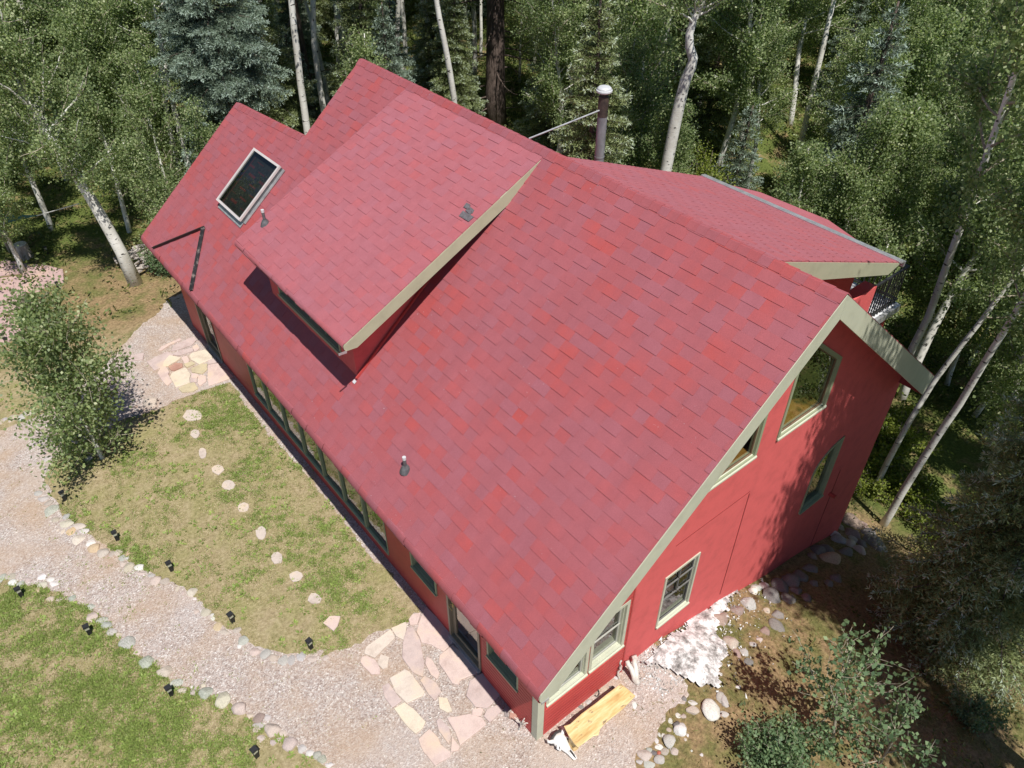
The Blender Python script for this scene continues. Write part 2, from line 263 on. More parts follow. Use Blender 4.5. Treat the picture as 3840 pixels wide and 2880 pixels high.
# ---------------------------------------------------------------- mesh and object helpers
class MB:
    def __init__(s): s.v = []; s.f = []
    def add(s, vs, fs):
        o = len(s.v); s.v += [tuple(map(float, p)) for p in vs]; s.f += [tuple(o+i for i in f) for f in fs]
    def quad(s, a, b, c, d): s.add([a, b, c, d], [(0, 1, 2, 3)])
    def box(s, x0, x1, y0, y1, z0, z1):
        s.add([(x0, y0, z0), (x1, y0, z0), (x1, y1, z0), (x0, y1, z0), (x0, y0, z1), (x1, y0, z1), (x1, y1, z1), (x0, y1, z1)],
              [(3, 2, 1, 0), (4, 5, 6, 7), (0, 1, 5, 4), (1, 2, 6, 5), (2, 3, 7, 6), (3, 0, 4, 7)])
    def obox(s, O, a, b, c):
        O, a, b, c = (np.array(k, float) for k in (O, a, b, c))
        P = [O, O+a, O+a+b, O+b, O+c, O+a+c, O+a+b+c, O+b+c]
        s.add(P, [(3, 2, 1, 0), (4, 5, 6, 7), (0, 1, 5, 4), (1, 2, 6, 5), (2, 3, 7, 6), (3, 0, 4, 7)])
    def bar(s, p, q, w, h=None):
        p = Vector(p); q = Vector(q); d = (q-p).normalized(); h = h or w
        a = d.cross(Vector((0, 0, 1)) if abs(d.z) < .95 else Vector((1, 0, 0))).normalized(); b = a.cross(d)
        s.obox(p-a*w/2-b*h/2, a*w, b*h, q-p)
    def prism(s, poly, off):
        n = len(poly); P = [np.array(p, float) for p in poly]; off = np.array(off, float)
        fr = tessellate_polygon([[Vector(p) for p in P]])
        s.add(P+[p+off for p in P], [tuple(t) for t in fr]+[tuple(i+n for i in reversed(t)) for t in fr]+[(i, (i+1) % n, (i+1) % n+n, i+n) for i in range(n)])
    def tube(s, pts, rs, n=8, cap=True, ell=1.0):
        pts = [Vector(p) for p in pts]; o = len(s.v); up = None
        for i, p in enumerate(pts):
            d = (pts[min(i+1, len(pts)-1)]-pts[max(i-1, 0)]).normalized()
            if up is None: up = d.cross(Vector((0.31, 0.95, 0.07)) if abs(d.y) < .9 else Vector((1, 0, 0))).normalized()
            up = (up-d*up.dot(d)).normalized(); w = d.cross(up); r = rs[i] if hasattr(rs, '__len__') else rs
            for k in range(n):
                a = 2*math.pi*k/n; s.v.append(tuple(p+up*(math.cos(a)*r)+w*(math.sin(a)*r*ell)))
        for i in range(len(pts)-1):
            for k in range(n):
                s.f.append((o+i*n+k, o+i*n+(k+1) % n, o+(i+1)*n+(k+1) % n, o+(i+1)*n+k))
        if cap:
            s.f.append(tuple(o+k for k in reversed(range(n)))); s.f.append(tuple(o+(len(pts)-1)*n+k for k in range(n)))
    def lathe(s, prof, n=16, c=(0, 0, 0)):
        o = len(s.v)
        for r, z in prof:
            for k in range(n):
                a = 2*math.pi*k/n; s.v.append((c[0]+r*math.cos(a), c[1]+r*math.sin(a), c[2]+z))
        for i in range(len(prof)-1):
            for k in range(n): s.f.append((o+i*n+k, o+i*n+(k+1) % n, o+(i+1)*n+(k+1) % n, o+(i+1)*n+k))
        s.f.append(tuple(o+k for k in reversed(range(n)))); s.f.append(tuple(o+(len(prof)-1)*n+k for k in range(n)))
    def holed(s, outer, holes):
        loops = [[Vector(p) for p in outer]]+[[Vector(p) for p in h] for h in holes]
        pts = [p for l in loops for p in l]; s.add(pts, [tuple(t) for t in tessellate_polygon(loops)])
    def build(s, name, m, parent=None, smooth=False, normals=True):
        me = bpy.data.meshes.new(name); me.from_pydata(s.v, [], s.f)
        if normals:
            bm = bmesh.new(); bm.from_mesh(me); bmesh.ops.recalc_face_normals(bm, faces=bm.faces); bm.to_mesh(me); bm.free()
        if smooth: me.polygons.foreach_set('use_smooth', [True]*len(me.polygons))
        me.materials.append(MT[m]); return link(name, me, parent)
def link(name, data, parent=None):
    o = bpy.data.objects.new(name, data); COL.objects.link(o)
    if parent is not None: o.parent = parent
    return o
def tag(o, label=None, cat=None, group=None, kind=None):
    for k, v in (('label', label), ('category', cat), ('group', group), ('kind', kind)):
        if v: o[k] = v
    return o
def thing(name, label, cat, loc=(0, 0, 0), rz=0, group=None):
    o = bpy.data.objects.new(name, None); o.empty_display_size = 0.2; COL.objects.link(o)
    o.location = loc; o.rotation_euler = (0, 0, rz); return tag(o, label, cat, group)
def copy_tree(o, parent=None):
    c = o.copy(); COL.objects.link(c); c.parent = parent
    for ch in list(o.children): copy_tree(ch, c)
    return c
def big_mesh(name, V, F, m, parent=None, tint=None, smooth=False):
    me = bpy.data.meshes.new(name); V = np.asarray(V, np.float32); F = np.asarray(F, np.int32); k = F.shape[1]
    me.vertices.add(len(V)); me.vertices.foreach_set('co', V.ravel())
    me.loops.add(F.size); me.loops.foreach_set('vertex_index', F.ravel())
    me.polygons.add(len(F)); me.polygons.foreach_set('loop_start', np.arange(0, F.size, k, dtype=np.int32))
    if tint is not None:
        a = me.attributes.new('tint', 'FLOAT', 'FACE'); a.data.foreach_set('value', np.asarray(tint, np.float32))
    me.update(calc_edges=True)
    if smooth: me.polygons.foreach_set('use_smooth', np.ones(len(F), bool))
    me.materials.append(MT[m]); return link(name, me, parent)

# ---------------------------------------------------------------- the ground and the gravel path
def axis(a, b, lo, hi, fine, grow):
    xs = list(np.arange(a, b+1e-6, fine)); st = fine; x = b
    while x < hi: st = min(st*grow, 6); x += st; xs.append(x)
    st = fine; x = a
    while x > lo: st = min(st*grow, 6); x -= st; xs.insert(0, x)
    return xs
XS = axis(-9, 13, -60, 190, 0.2, 1.13); YS = axis(-6, 24, -50, 190, 0.2, 1.13)
gv = [(x, y, H(x, y)) for y in YS for x in XS]; nx = len(XS)
gf = [(j*nx+i, j*nx+i+1, (j+1)*nx+i+1, (j+1)*nx+i) for j in range(len(YS)-1) for i in range(nx-1)]
ground = big_mesh("ground", gv, gf, 'ground', smooth=True); tag(ground, kind='structure')
def lawn_mask(x, y):
    a = (1-sstep(-0.2, 0.6, x))*(1-sstep(15.6, 18.5, y+0.25*x))
    return a*sstep(-8, -5, y)
la = ground.data.attributes.new('lawn', 'FLOAT', 'POINT'); la.data.foreach_set('value', np.array([lawn_mask(p[0], p[1]) for p in gv], np.float32))

fa = ground.data.attributes.new('far', 'FLOAT', 'POINT'); fa.data.foreach_set('value', np.array([max(sstep(20, 25, p[1]), sstep(11.5, 13, p[0])) for p in gv], np.float32))
def pxpoly(lst): return [tuple(onz(*p)[:2]) for p in lst]
PATH = pxpoly([r4(-700, 1153), r4(0, 1153), r4(150, 1105), r4(330, 1010), r4(470, 880), r4(640, 760), r4(760, 620), r4(880, 500), r4(1000, 400), r4(1040, 330), r4(1150, 290), r4(1222, 520)])
PATH += [(0.06, 16.7), (0.06, 0.05), (0.06, -4.6)]
PATH += pxpoly([z8(250, 1800),
  r7(2040, 1640), r7(1900, 1560), r7(1790, 1470), r7(1610, 1360), r7(1500, 1300), r7(1380, 1230), r7(1240, 1190), r7(1060, 1110), r7(950, 1010), r7(830, 900), r7(720, 810), r7(600, 690), r7(430, 600), r7(290, 520), r7(150, 500), r7(0, 460), r7(-700, 430)])
SIDE = [(0.06, -4.6), (0.06, 0.05), (3.05, 0.05)]+pxpoly([z2(1520, 300), z2(1690, 520), z2(1760, 720), z2(1560, 860), z2(1510, 980), z2(1440, 1090), z2(1340, 1220), z2(1230, 1330), z2(1190, 1480), z2(1100, 1700)])
LAWN = pxpoly([r4(1425, 860), r4(1300, 905), r4(1110, 962), r4(990, 1030), r4(860, 1065), r4(700, 1110), r4(560, 1190), r4(400, 1290), r4(330, 1340), r4(270, 1480), r7(380, 70), r7(560, 200), r7(700, 290), r7(850, 400), r7(1000, 470), r7(1190, 560), r7(1300, 690), r7(1430, 800), r7(1580, 900), r7(1750, 945), r7(1900, 950), r7(2050, 910), z8(0, 950), z8(130, 920), z8(270, 850), z8(420, 790), z8(545, 740), z8(585, 690)]) + [(-0.16, 3.5), (-0.26, 6), (-0.22, 8.5), (-0.28, 11), (-0.26, 12.6)]
def rough_loop(poly, step, amp, seed):
    out = []
    n = len(poly)
    for i in range(n):
        a = np.array(poly[i]); b = np.array(poly[(i+1) % n]); L = np.linalg.norm(b-a); k = max(1, int(L/step)); nn = np.array([-(b-a)[1], (b-a)[0]])/max(L, 1e-6)
        for j in range(k):
            p = a+(b-a)*j/k
            d = (0 if abs(p[0]-.06) < .02 else amp)*(noise.noise((p[0]*2.2, p[1]*2.2, seed))+0.7*noise.noise((p[0]*9, p[1]*9, seed+5)))
            out.append(tuple(p+nn*d))
    return out
PATHR = rough_loop(PATH, 0.09, 0.10, 3.0); LAWNR = rough_loop(LAWN, 0.09, 0.10, 8.0)
_pc = {}
def ipoly(poly, x, y):
    k = id(poly)
    if k not in _pc: a = np.array(poly); _pc[k] = (a[:, 0], a[:, 1], np.roll(a[:, 0], 1), np.roll(a[:, 1], 1), poly)
    xi, yi, xj, yj, _ = _pc[k]; m = (yi > y) != (yj > y)
    return bool(np.count_nonzero(x < (xj[m]-xi[m])*(y-yi[m])/(yj[m]-yi[m])+xi[m]) & 1)
pm = MB(); pm.holed([(x, y, H(x, y)+0.007) for x, y in PATHR], [[(x, y, H(x, y)+0.007) for x, y in LAWNR]])
pm.holed([(x, y, H(x, y)+0.007) for x, y in rough_loop(SIDE, 0.09, 0.10, 5.0)], [])
tag(pm.build("gravel_path", 'gravel', normals=False), kind='structure')
for p in bpy.data.objects['gravel_path'].data.polygons:
    if p.normal.z < 0: p.flip()

# ---------------------------------------------------------------- the house
house = thing("house", "red stucco house with a big faded red shingle roof and sage green trim", "house")
SL = 0.84115; K = math.sqrt(1+SL*SL); VU = np.array([1/K, 0, SL/K]); VN = np.array([-SL/K, 0, 1/K]); O0 = np.array([-0.481, 0, 2.90])
def RP(v, y, h=0.0): return O0+VU*v+np.array([0, y, 0])+VN*h
def rv(x): return (x+0.481)*K
VR = rv(5.224); YF = 13.40; YL = 17.30; YN = -0.548
def wav(y): return 0.012*noise.noise((y*0.55, 1.7, 0.3))
def shingles(mb, O, U, V, N, u0, u1, vtop, expo=0.2055, per=0.624, tab=0.366, t1=0.0115, t0=0.003, ph=0.0, umin=None, seed=0):
    rr = random.Random(seed); O, U, V, N = (np.array(k, float) for k in (O, U, V, N)); j = 0; v = 0.0
    def P(u, v, h): return O+U*u+V*v+N*h
    vm = max(vtop(u0), vtop(u1), vtop((u0+u1)/2))
    while v < vm-1e-3:
        off = ph+(0.5*per if j % 2 else 0)+rr.uniform(-.012, .012); i = math.floor((u0-off)/per)-1
        while off+i*per < u1:
            a = off+i*per; tw = tab+rr.uniform(-.012, .012)
            for (s0, s1, tb) in ((a, a+tw, t1+rr.uniform(-.003, .003)), (a+tw, a+per, t0)):
                s0c = max(s0, u0); s1c = min(s1, u1)
                if s1c-s0c < .012: continue
                vt0 = min(v+expo+.012, vtop(s0c)); vt1 = min(v+expo+.012, vtop(s1c))
                if vt0 <= v+.005 and vt1 <= v+.005: continue
                vt0 = max(vt0, v+.004); vt1 = max(vt1, v+.004); e = 0.0022
                jit = rr.uniform(-.003, .003)
                mb.add([P(s0c, v+jit, -.012), P(s1c, v+jit, -.012), P(s0c, v+jit, tb), P(s1c, v+jit, tb), P(s0c, vt0, e), P(s1c, vt1, e), P(s0c, vt0, -.012), P(s1c, vt1, -.012)],
                       [(2, 3, 5, 4), (0, 1, 3, 2), (0, 2, 4, 6), (1, 7, 5, 3)])
            i += 1
        v += expo; j += 1
def nose(mb, O, V, N, u0, u1, r, per=0.624, tab=0.366, U=(0, 1, 0), a1=108, seed=1):
    """rounded eave: shingle pieces wrapped round a radius below the start of the slope"""
    O, U, V, N = (np.array(k, float) for k in (O, U, V, N)); rr = random.Random(seed); c = O-N*r
    def P(u, a, h): return c+U*u+(N*math.cos(a)-V*math.sin(a))*(r+h)+np.array([0, 0, wav(u)])
    for band, (b0, b1) in enumerate(((-4, 52), (48, a1))):
        u = u0; k = 0
        while u < u1-.01:
            w = min(rr.uniform(.24, .42), u1-u); h = rr.choice((.005, .011, .016))-0.004*band
            n = 7; A = [rad(b0+(b1-b0)*i/(n-1)) for i in range(n)]
            vs = [P(u, a, h-.012*(i == 0)) for i, a in enumerate(A)]+[P(u+w, a, h-.012*(i == 0)) for i, a in enumerate(A)]
            vs += [P(u, A[-1], -.02), P(u+w, A[-1], -.02)]
            mb.add(vs, [(i, i+1, n+i+1, n+i) for i in range(n-1)]+[(n-1, 2*n, 2*n+1, 2*n-1)]); u += w; k += 1
# main front slope
V0 = 0.06
def vtop_main(u): return VR if u <= YF else rv(3.162)+(17.26-u)*0.066
rf = MB()
shingles(rf, RP(V0, 0), (0, 1, 0), VU, VN, YN, YF, lambda u: VR-V0, ph=0.428-0.0, seed=3)
shingles(rf, RP(V0, 0), (0, 1, 0), VU, VN, YF, YL, lambda u: vtop_main(u)-V0 if u > YF else rv(3.162)+(17.26-YF)*0.066-V0, ph=0.428, seed=4)
nose(rf, RP(V0, 0), VU, VN, YN, YL, 0.19, a1=112)
# under-deck so that nothing shows between the shingles
rf.prism([RP(V0, YN, -.016), RP(VR, YN, -.016), RP(VR, YF, -.016), RP(rv(3.38), YF, -.016), RP(rv(3.162), YL, -.016), RP(V0, YL, -.016)], -VN*0.09)
roof = rf.build("roof", 'shingle', house, normals=False)
# ridge caps
def ridge_caps(mb, a, b, da, db, w=0.20, seg=0.21, seed=0):
    a = np.array(a, float); b = np.array(b, float); L = np.linalg.norm(b-a); d = (b-a)/L; n = int(L/seg); da = np.array(da, float); db = np.array(db, float); rr = random.Random(seed)
    for i in range(n):
        s0 = a+d*(i*L/n); s1 = a+d*((i+1)*L/n+.02); h = np.array([0, 0, .035+rr.uniform(-.003, .003)]); h1 = h-np.array([0, 0, .014]); lo = np.array([0, 0, -.045])
        A0, A1 = s0+da*w+h*.6, s1+da*w+h1*.6; B0, B1 = s0+db*w+h*.6, s1+db*w+h1*.6
        m0 = [s0+da*.05+h*.95, s0+db*.05+h*.95]; m1 = [s1+da*.05+h1*.95, s1+db*.05+h1*.95]
        mb.add([A0, m0[0], m0[1], B0, A1, m1[0], m1[1], B1, A0+lo, A1+lo, B0+lo, B1+lo], [(0, 1, 5, 4), (1, 2, 6, 5), (2, 3, 7, 6), (8, 0, 4, 9), (3, 10, 11, 7), (8, 10, 3, 2, 1, 0)])
SB = 0.7966; KB = math.sqrt(1+SB*SB); BD = np.array([1/KB, 0, -SB/KB]); BN = np.array([SB/KB, 0, 1/KB]); ZR = 7.698; XR = 5.224
rc = MB(); RT = np.array([XR, 0, ZR])
ridge_caps(rc, RT+[0, YN, 0], RT+[0, YF, 0], -VU, BD, .19, seed=1)
e0 = onpl(1137, 507, (-SL, 0, 1), 2.9+SL*.481); e1 = onpl(891, 385, (-SL, 0, 1), 2.9+SL*.481)
rc.build("ridge_cap", 'shingle', roof, normals=False); rc = MB(); ridge_caps(rc, e0, e1, -VU, np.array([.8, 0, -.6]), .19, seed=2)
rc.build("ridge_cap", 'shingle', roof, normals=False)
# back slope of the main roof and of the low end wing
rb = MB()
shingles(rb, np.array([10.57, 0, 7.698-SB*5.346]), (0, -1, 0), -BD, BN, -0.9, -YN, lambda u: 5.346*KB, seed=6)
shingles(rb, np.array([10.57, 0, 7.698-SB*5.346]), (0, -1, 0), -BD, BN, -YF, -5.6, lambda u: 5.346*KB, seed=7)
rb.prism([(XR, YN, ZR-.02), (10.57, YN, ZR-.02-SB*5.346), (10.57, 0.95, ZR-.02-SB*5.346), (XR, 0.95, ZR-.02)], -BN*.09)
rb.prism([(XR, 5.6, ZR-.02), (10.57, 5.6, ZR-.02-SB*5.346), (10.57, YF, ZR-.02-SB*5.346), (XR, YF, ZR-.02)], -BN*.09)
rb.prism([(e0[0], YF-.3, e0[2]-.02), (e0[0]+3.6, YF-.3, e0[2]-.02-2.75), (e1[0]+3.6, YL, e1[2]-2.77), (e1[0], YL, e1[2]-.02)], (-.05, 0, -.07))
rb.build("back_roof", 'shingle', house, normals=False)

# ---- walls
def gx(x, z, d=0.0): return (x, d, z)          # gable wall: d is depth into the house
def fx(y, z, d=0.0): return (d, y, z)          # front wall
def inset(poly, w):
    n = len(poly); out = []
    A = sum(poly[i][0]*poly[(i+1) % n][1]-poly[(i+1) % n][0]*poly[i][1] for i in range(n)); sg = 1 if A > 0 else -1
    for i in range(n):
        p0, p1, p2 = (np.array(poly[(i+k) % n], float) for k in (-1, 0, 1))
        d0 = (p1-p0)/np.linalg.norm(p1-p0); d1 = (p2-p1)/np.linalg.norm(p2-p1)
        n0 = np.array([-d0[1], d0[0]])*sg; n1 = np.array([-d1[1], d1[0]])*sg
        m = (n0+n1); m = m/(m@m)*2 if m@m > 1e-6 else n0
        out.append(tuple(p1+m*w*(1 if (n0+n1)@(n0+n1) > 1e-6 else 1)))
    return out
def ring(mb, P, outer, inner, d0, d1):
    n = len(outer)
    for i in range(n):
        j = (i+1) % n
        a, b, c, e = outer[i], outer[j], inner[j], inner[i]
        mb.add([P(*a, d0), P(*b, d0), P(*c, d0), P(*e, d0), P(*a, d1), P(*b, d1), P(*c, d1), P(*e, d1)],
               [(0, 1, 2, 3), (4, 5, 6, 7), (0, 1, 5, 4), (2, 3, 7, 6)])
def window(P, outer, parent, mt='green', cas=0.07, proud=0.022, depth=0.10, sash=0.035, smt='sash', glass='glass', bars=(), sillm=None, sillp=0.05, innersill=None, label=None):
    hole = inset(outer, cas); w = MB(); ring(w, P, outer, hole, -proud, 0.03); ring(w, P, inset(outer, cas-.002), inset(outer, cas+.012), 0.03, depth+.05)
    f = w.build("window", mt, parent)
    if label: f['label'] = label
    si = inset(outer, cas+.012); so = inset(outer, cas+.012+sash); sm = MB(); ring(sm, P, si, so, depth-.02, depth+.02)
    for (a, b) in bars:
        pa = np.array(P(*a, depth-.024)); pb = np.array(P(*b, depth-.024)); sm.bar(pa, pb, .024, .02)
    sm.build("sash", smt, f)
    g = MB(); q = inset(outer, cas+.02); g.add([P(*p, depth) for p in q], [tuple(range(len(q)))]); g.build("pane", glass, f)
    zb = min(p[1] for p in outer); bl = [p for p in outer if abs(p[1]-zb) < .01]; a0 = min(p[0] for p in bl); a1 = max(p[0] for p in bl)
    s = MB()
    pr = [(0, zb-.005, -sillp), (0, zb+.03, -sillp), (0, zb+cas+.012, depth-.022), (0, zb-.005, depth-.022)]
    A = [P(a0+.004, z, d) for _, z, d in pr]; B = [P(a1-.004, z, d) for _, z, d in pr]
    s.add(A+B, [(0, 1, 2, 3), (7, 6, 5, 4), (0, 4, 5, 1), (1, 5, 6, 2), (2, 6, 7, 3), (3, 7, 4, 0)])
    s.build("sill", sillm or mt, f)
    if innersill:
        t = MB(); A = [P(a0+.06, zb+cas+.002, depth+.025), P(a1-.06, zb+cas+.002, depth+.025), P(a1-.06, zb+cas+.002, depth+innersill), P(a0+.06, zb+cas+.002, depth+innersill)]
        dz = np.array([0, 0, -.05]); t.add(A+[np.array(p)+dz for p in A], [(0, 1, 2, 3), (7, 6, 5, 4), (0, 4, 5, 1), (1, 5, 6, 2), (2, 6, 7, 3), (3, 7, 4, 0)])
        t.build("inner_sill", 'sillwood', f)
    return f, hole
gable_holes = []; front_holes = []
def gwin(outer, **k): f, h = window(gx, outer, house, **k); gable_holes.append([gx(*p) for p in inset(outer, k.get('cas', .07)-.004)]); return f
def fwin(outer, **k): f, h = window(fx, outer, house, **k); front_holes.append([fx(*p) for p in inset(outer, k.get('cas', .07)-.004)]); return f
pent = [(5.543, 4.147), (7.05, 4.147), (7.05, 5.331), (5.543, 6.53)]
trap = [(3.05, 4.107), (4.959, 4.107), (4.959, 6.30), (3.05, 4.70)]
gwin(pent, mt='green', smt='interior', depth=.05, sillm='sage', sillp=.045, innersill=.42, sash=.02, label="five sided window under the gable peak with an orange pine sill inside", glass='glass')
gwin(trap, mt='green', smt='interior', depth=.05, sillm='sage', sillp=.045, innersill=.42, sash=.02, label="sloping top window under the rake board with an orange pine sill inside")
gwin([(2.982, .626), (3.935, .626), (3.935, 2.232), (2.982, 2.232)], cas=.05, depth=.05, bars=[((3.03, 1.40), (3.89, 1.40)), ((3.03, 1.79), (3.89, 1.79)), ((3.46, 1.42), (3.46, 2.17))], sash=.022, mt='sage', smt='greysash', glass='glassdark', label="double hung stucco wall window with divided panes")
arch = [(7.618, .607), (8.522, .607), (8.522, 2.486)]+[(8.522-.904*math.sin(rad(a)), 1.85+.636*math.cos(rad(a))) for a in (15, 30, 45, 60, 75, 90)]
gwin(arch, mt='green', smt='green', depth=.07, cas=.05, sash=.015, label="tall window with a quarter round top at the shaded back end")
gwin([(.166, .992), (1.135, .992), (1.135, 2.43), (.166, 2.43)], mt='sage', depth=.07, bars=[((.22, 1.68), (1.09, 1.68))])
gwin([(1.165, .992), (2.057, .992), (2.057, 2.43), (1.165, 2.43)], mt='sage', depth=.10, bars=[((1.22, 1.68), (2.0, 1.68))])
te = [4.99, 5.97, 6.95, 7.96, 8.95, 9.96, 11.0, 11.9]
for i in range(7): fwin([(te[i]+.005, .25), (te[i+1]-.005, .25), (te[i+1]-.005, 2.32), (te[i]+.005, 2.32)], mt='green', depth=.03, cas=.035, sash=.012, smt='green', sillp=.025, proud=.012)
fwin([(3.059, .93), (3.988, .93), (3.988, 2.25), (3.059, 2.25)], mt='green', depth=.13, cas=.05)
fwin([(.514, .93), (1.434, .93), (1.434, 2.25), (.514, 2.25)], mt='green', depth=.13, cas=.05)
def door(y0, y1, z0, z1, hinge, mt, nm):
    o = [(y0, z0), (y1, z0), (y1, z1), (y0, z1)]; f = MB(); ring(f, fx, o, inset(o, .06), -.025, .12)
    d = f.build("door", mt, house); d['label'] = nm
    front_holes.append([fx(*p) for p in inset(o, .056)])
    q = inset(o, .062); s = MB(); ring(s, fx, q, inset(q, .10), .045, .085); s.build("door_leaf", mt, d)
    g = MB(); q2 = inset(q, .095); g.add([fx(*p, .065) for p in q2], [(0, 1, 2, 3)]); g.build("pane", 'glass', d)
    b = MB(); b.bar(fx(y0+.16, 1.55, .05), fx(y1-.16, 1.55, .05), .02, .02); b.build("screen_bar", mt, d)
    h = MB(); hy = y1-.12 if hinge else y0+.12
    h.tube([fx(hy, 1.18, .045), fx(hy, 1.18, -.05), fx(hy-.11, 1.17, -.055)], .013, 8); h.obox(fx(hy-.02, 1.05, .03), (0, .04, 0), (0, 0, .26), (.016, 0, 0)); h.build("handle", 'brass', d)
    t = MB(); t.box(-.07, .10, y0, y1, z0-.03, z0+.025); t.build("threshold", 'metal', d)
door(1.657, 2.707, 0.02, 2.15, True, 'bronze', "glazed bronze framed door on the larger flagstone patio")
door(14.299, 15.491, -.13, 2.1, False, 'bronze', "glazed door at the far end beside the cream flagstones")
wl = MB()
def rz_f(x): return 2.9+SL*(x+.481)-.16
wl.holed([gx(0, -.5), gx(10.456, -3.2), gx(10.456, 7.698-SB*5.232-.16), gx(5.224, 7.698-.2), gx(0, rz_f(0))], gable_holes)
wl.build("gable_wall", 'stucco', house, normals=False)
fw = MB(); fw.holed([fx(0, -.5), fx(16.756, -.6), fx(16.756, rz_f(0)), fx(0, rz_f(0))], front_holes); fw.build("front_wall", 'red', house, normals=False)
bw = MB()
bw.quad((10.456, 0, -3.4), (10.456, YF-.4, -3), (10.456, YF-.4, 3.3), (10.456, 0, 3.3))
bw.add([(0, 16.756, -.6), (6.2, 16.756, -.6), (6.2, 16.756, 3.3), (3.25, 16.756, 5.75), (0, 16.756, rz_f(0))], [(0, 1, 2, 3, 4)])
bw.add([(0, YF-.4, -.6), (10.456, YF-.4, -1.2), (10.456, YF-.4, 3.3), (5.224, YF-.4, 7.5), (0, YF-.4, rz_f(0))], [(0, 1, 2, 3, 4)])
bw.quad((6.2, YF-.4, -1), (6.2, 16.756, -1), (6.2, 16.756, 3.3), (6.2, YF-.4, 3.3))
bw.build("back_wall", 'stucco', house)
fl = MB(); fl.box(.05, 10.4, .05, YF-.45, -.2, -.02); fl.box(.05, 10.4, .4, YF-.45, 3.2, 3.35); fl.box(.9, 1.0, 2.9, 12.8, 0, 3.2); fl.box(2.2, 2.3, .1, 3.0, 0, 3.2); fl.box(2.2, 8.9, 1.6, 1.7, 0, 3.2); fl.build("interior_floor", 'interior', house)
# wall seams in the stucco
sm = MB(); sm.box(5.135, 5.155, -.008, .0, -.2, 3.0); sm.build("stucco_seam", 'seam', house); sm = MB(); sm.box(9.02, 9.04, -.008, .0, -1.6, 1.1); sm.build("stucco_seam", 'seam', house); sm = MB(); sm.box(3.1, 5.15, -.006, 0, 3.05, 3.065); sm.build("stucco_seam", 'seam', house)
sp = MB(); sp.tube([(8.95, 0, .35), (8.95, -.16, .36)], .05, 8); sp.build("wall_spout", 'red', house)
# clapboard at the near corner
cb = MB(); z = -.06
while z < 3.0:
    z1 = min(z+.105, 3.05)
    for (a, b) in ((.13, 2.10),):
        segs = [(a, b)]
        if z1 > .985: segs = [(.12, .166), (2.057, 2.10)] if z < 2.43 else [(a, b)]
        for s0, s1 in segs:
            if z > rz_f(s0)-.12: continue
            cb.box(s0, s1, -.024, -.003, z, z1-.016)
    segs = [(.13, 1.55)] if z1 < .925 or z > 2.26 else [(.13, .514), (1.434, 1.55)]
    for s0, s1 in segs:
        cb.box(-.024, -.003, s0, s1, z, z1-.016)
    z += .105
cb.box(2.10, 2.135, -.035, .0, -.1, 2.95)
cb.build("clapboard_siding", 'red', house)
po = MB(); po.box(-.03, .12, -.03, .12, -.25, 2.78); po.build("corner_post", 'sage', house)
# rake boards and soffit
def arc(c, r, a0, a1, n=9): return [c+np.array([math.cos(rad(a))*r, 0, math.sin(rad(a))*r]) for a in np.linspace(a0, a1, n)]
Cn = RP(V0, 0)-VN*.19
def rake(pts, y0, th, name, m='sage'):
    b = MB(); b.prism([(p[0], y0, p[2]) for p in pts], (0, th, 0)); return b.build(name, m, house)
low = [Cn+np.array([.18, 0, -.155])]
pk = RT-np.array([0, 0, .44]); lw = RP(rv(.62), 0)-VN*.33
rake([RT+np.array([0, 0, -.012])]+[RP(V0, 0, -.01)]+arc(Cn, .178, 130, 265)+[Cn+np.array([.22, 0, -.155]), Cn+np.array([.26, 0, -.06]), pk], YN-.012, .034, "rake_board")
be = np.array([10.57, 0, 7.698-SB*5.346])
rake([RT+np.array([.003, 0, -.015]), be-BN*.015, be-np.array([.23, 0, .41]), pk+np.array([.003, 0, 0])], YN-.012, .034, "rake_board")
so = MB(); so.prism([RP(V0-.05, YN+.02, -.14), RP(VR, YN+.02, -.14), RP(VR, .02, -.14), RP(V0-.05, .02, -.14)], -VN*.02)
so.prism([RT+np.array([0, YN+.02, -.18]), be+np.array([-.05, YN+.02, -.16]), be+np.array([-.05, .02, -.16]), RT+np.array([0, .02, -.18])], -BN*.02)
so.prism([(be[0], YN+.03, be[2]-.03), (be[0]-.23, YN+.03, be[2]-.42), (be[0]-.23, 0.9, be[2]-.42), (be[0], 0.9, be[2]-.03)], (.02, 0, .005))
so.prism([(-.40, YN+.02, 2.70), (.0, YN+.02, 2.72), (.0, YL-.02, 2.72), (-.40, YL-.02, 2.70)], (0, 0, .02))
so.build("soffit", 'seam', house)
fe = MB(); fe.bar((-.455, YN-.02, 2.66), (-.30, YN-.02, 2.645), .01, .05); fe.build("drip_edge", 'metal', house)
# ---- dormer on the front slope
dorm = MB(); DE = np.array([0.257, 0, 5.203]); DS = (7.60-5.203)/(5.13-.257); KD = math.sqrt(1+DS*DS); DV = np.array([1/KD, 0, DS/KD]); DN = np.array([-DS/KD, 0, 1/KD]); DY0, DY1 = 6.085, 11.08; DL = (5.14-.257)*KD
dwall = MB(); dwall.holed([(.685, 6.644, 3.7), (.685, 10.61, 3.7), (.685, 10.61, 5.40), (.685, 6.644, 5.40)], [[(.685, 7.28, 4.17), (.685, 10.06, 4.17), (.685, 10.06, 4.95), (.685, 7.28, 4.95)]])
for yy in (6.644, 10.61): dwall.add([(.685, yy, 3.7), (.685, yy, 5.42), (5.0, yy, 7.48), (5.0, yy, 7.3)], [(0, 1, 2, 3)])
dwall.box(1.2, 1.3, 6.7, 10.5, 4.4, 5.3)
dormer = dwall.build("dormer", 'stucco', house)
shingles(dorm, DE+DV*.05, (0, 1, 0), DV, DN, DY0, DY1, lambda u: DL-.05, ph=.1, seed=9)
nose(dorm, DE+DV*.05, DV, DN, DY0, DY1, .09, seed=5, a1=104)
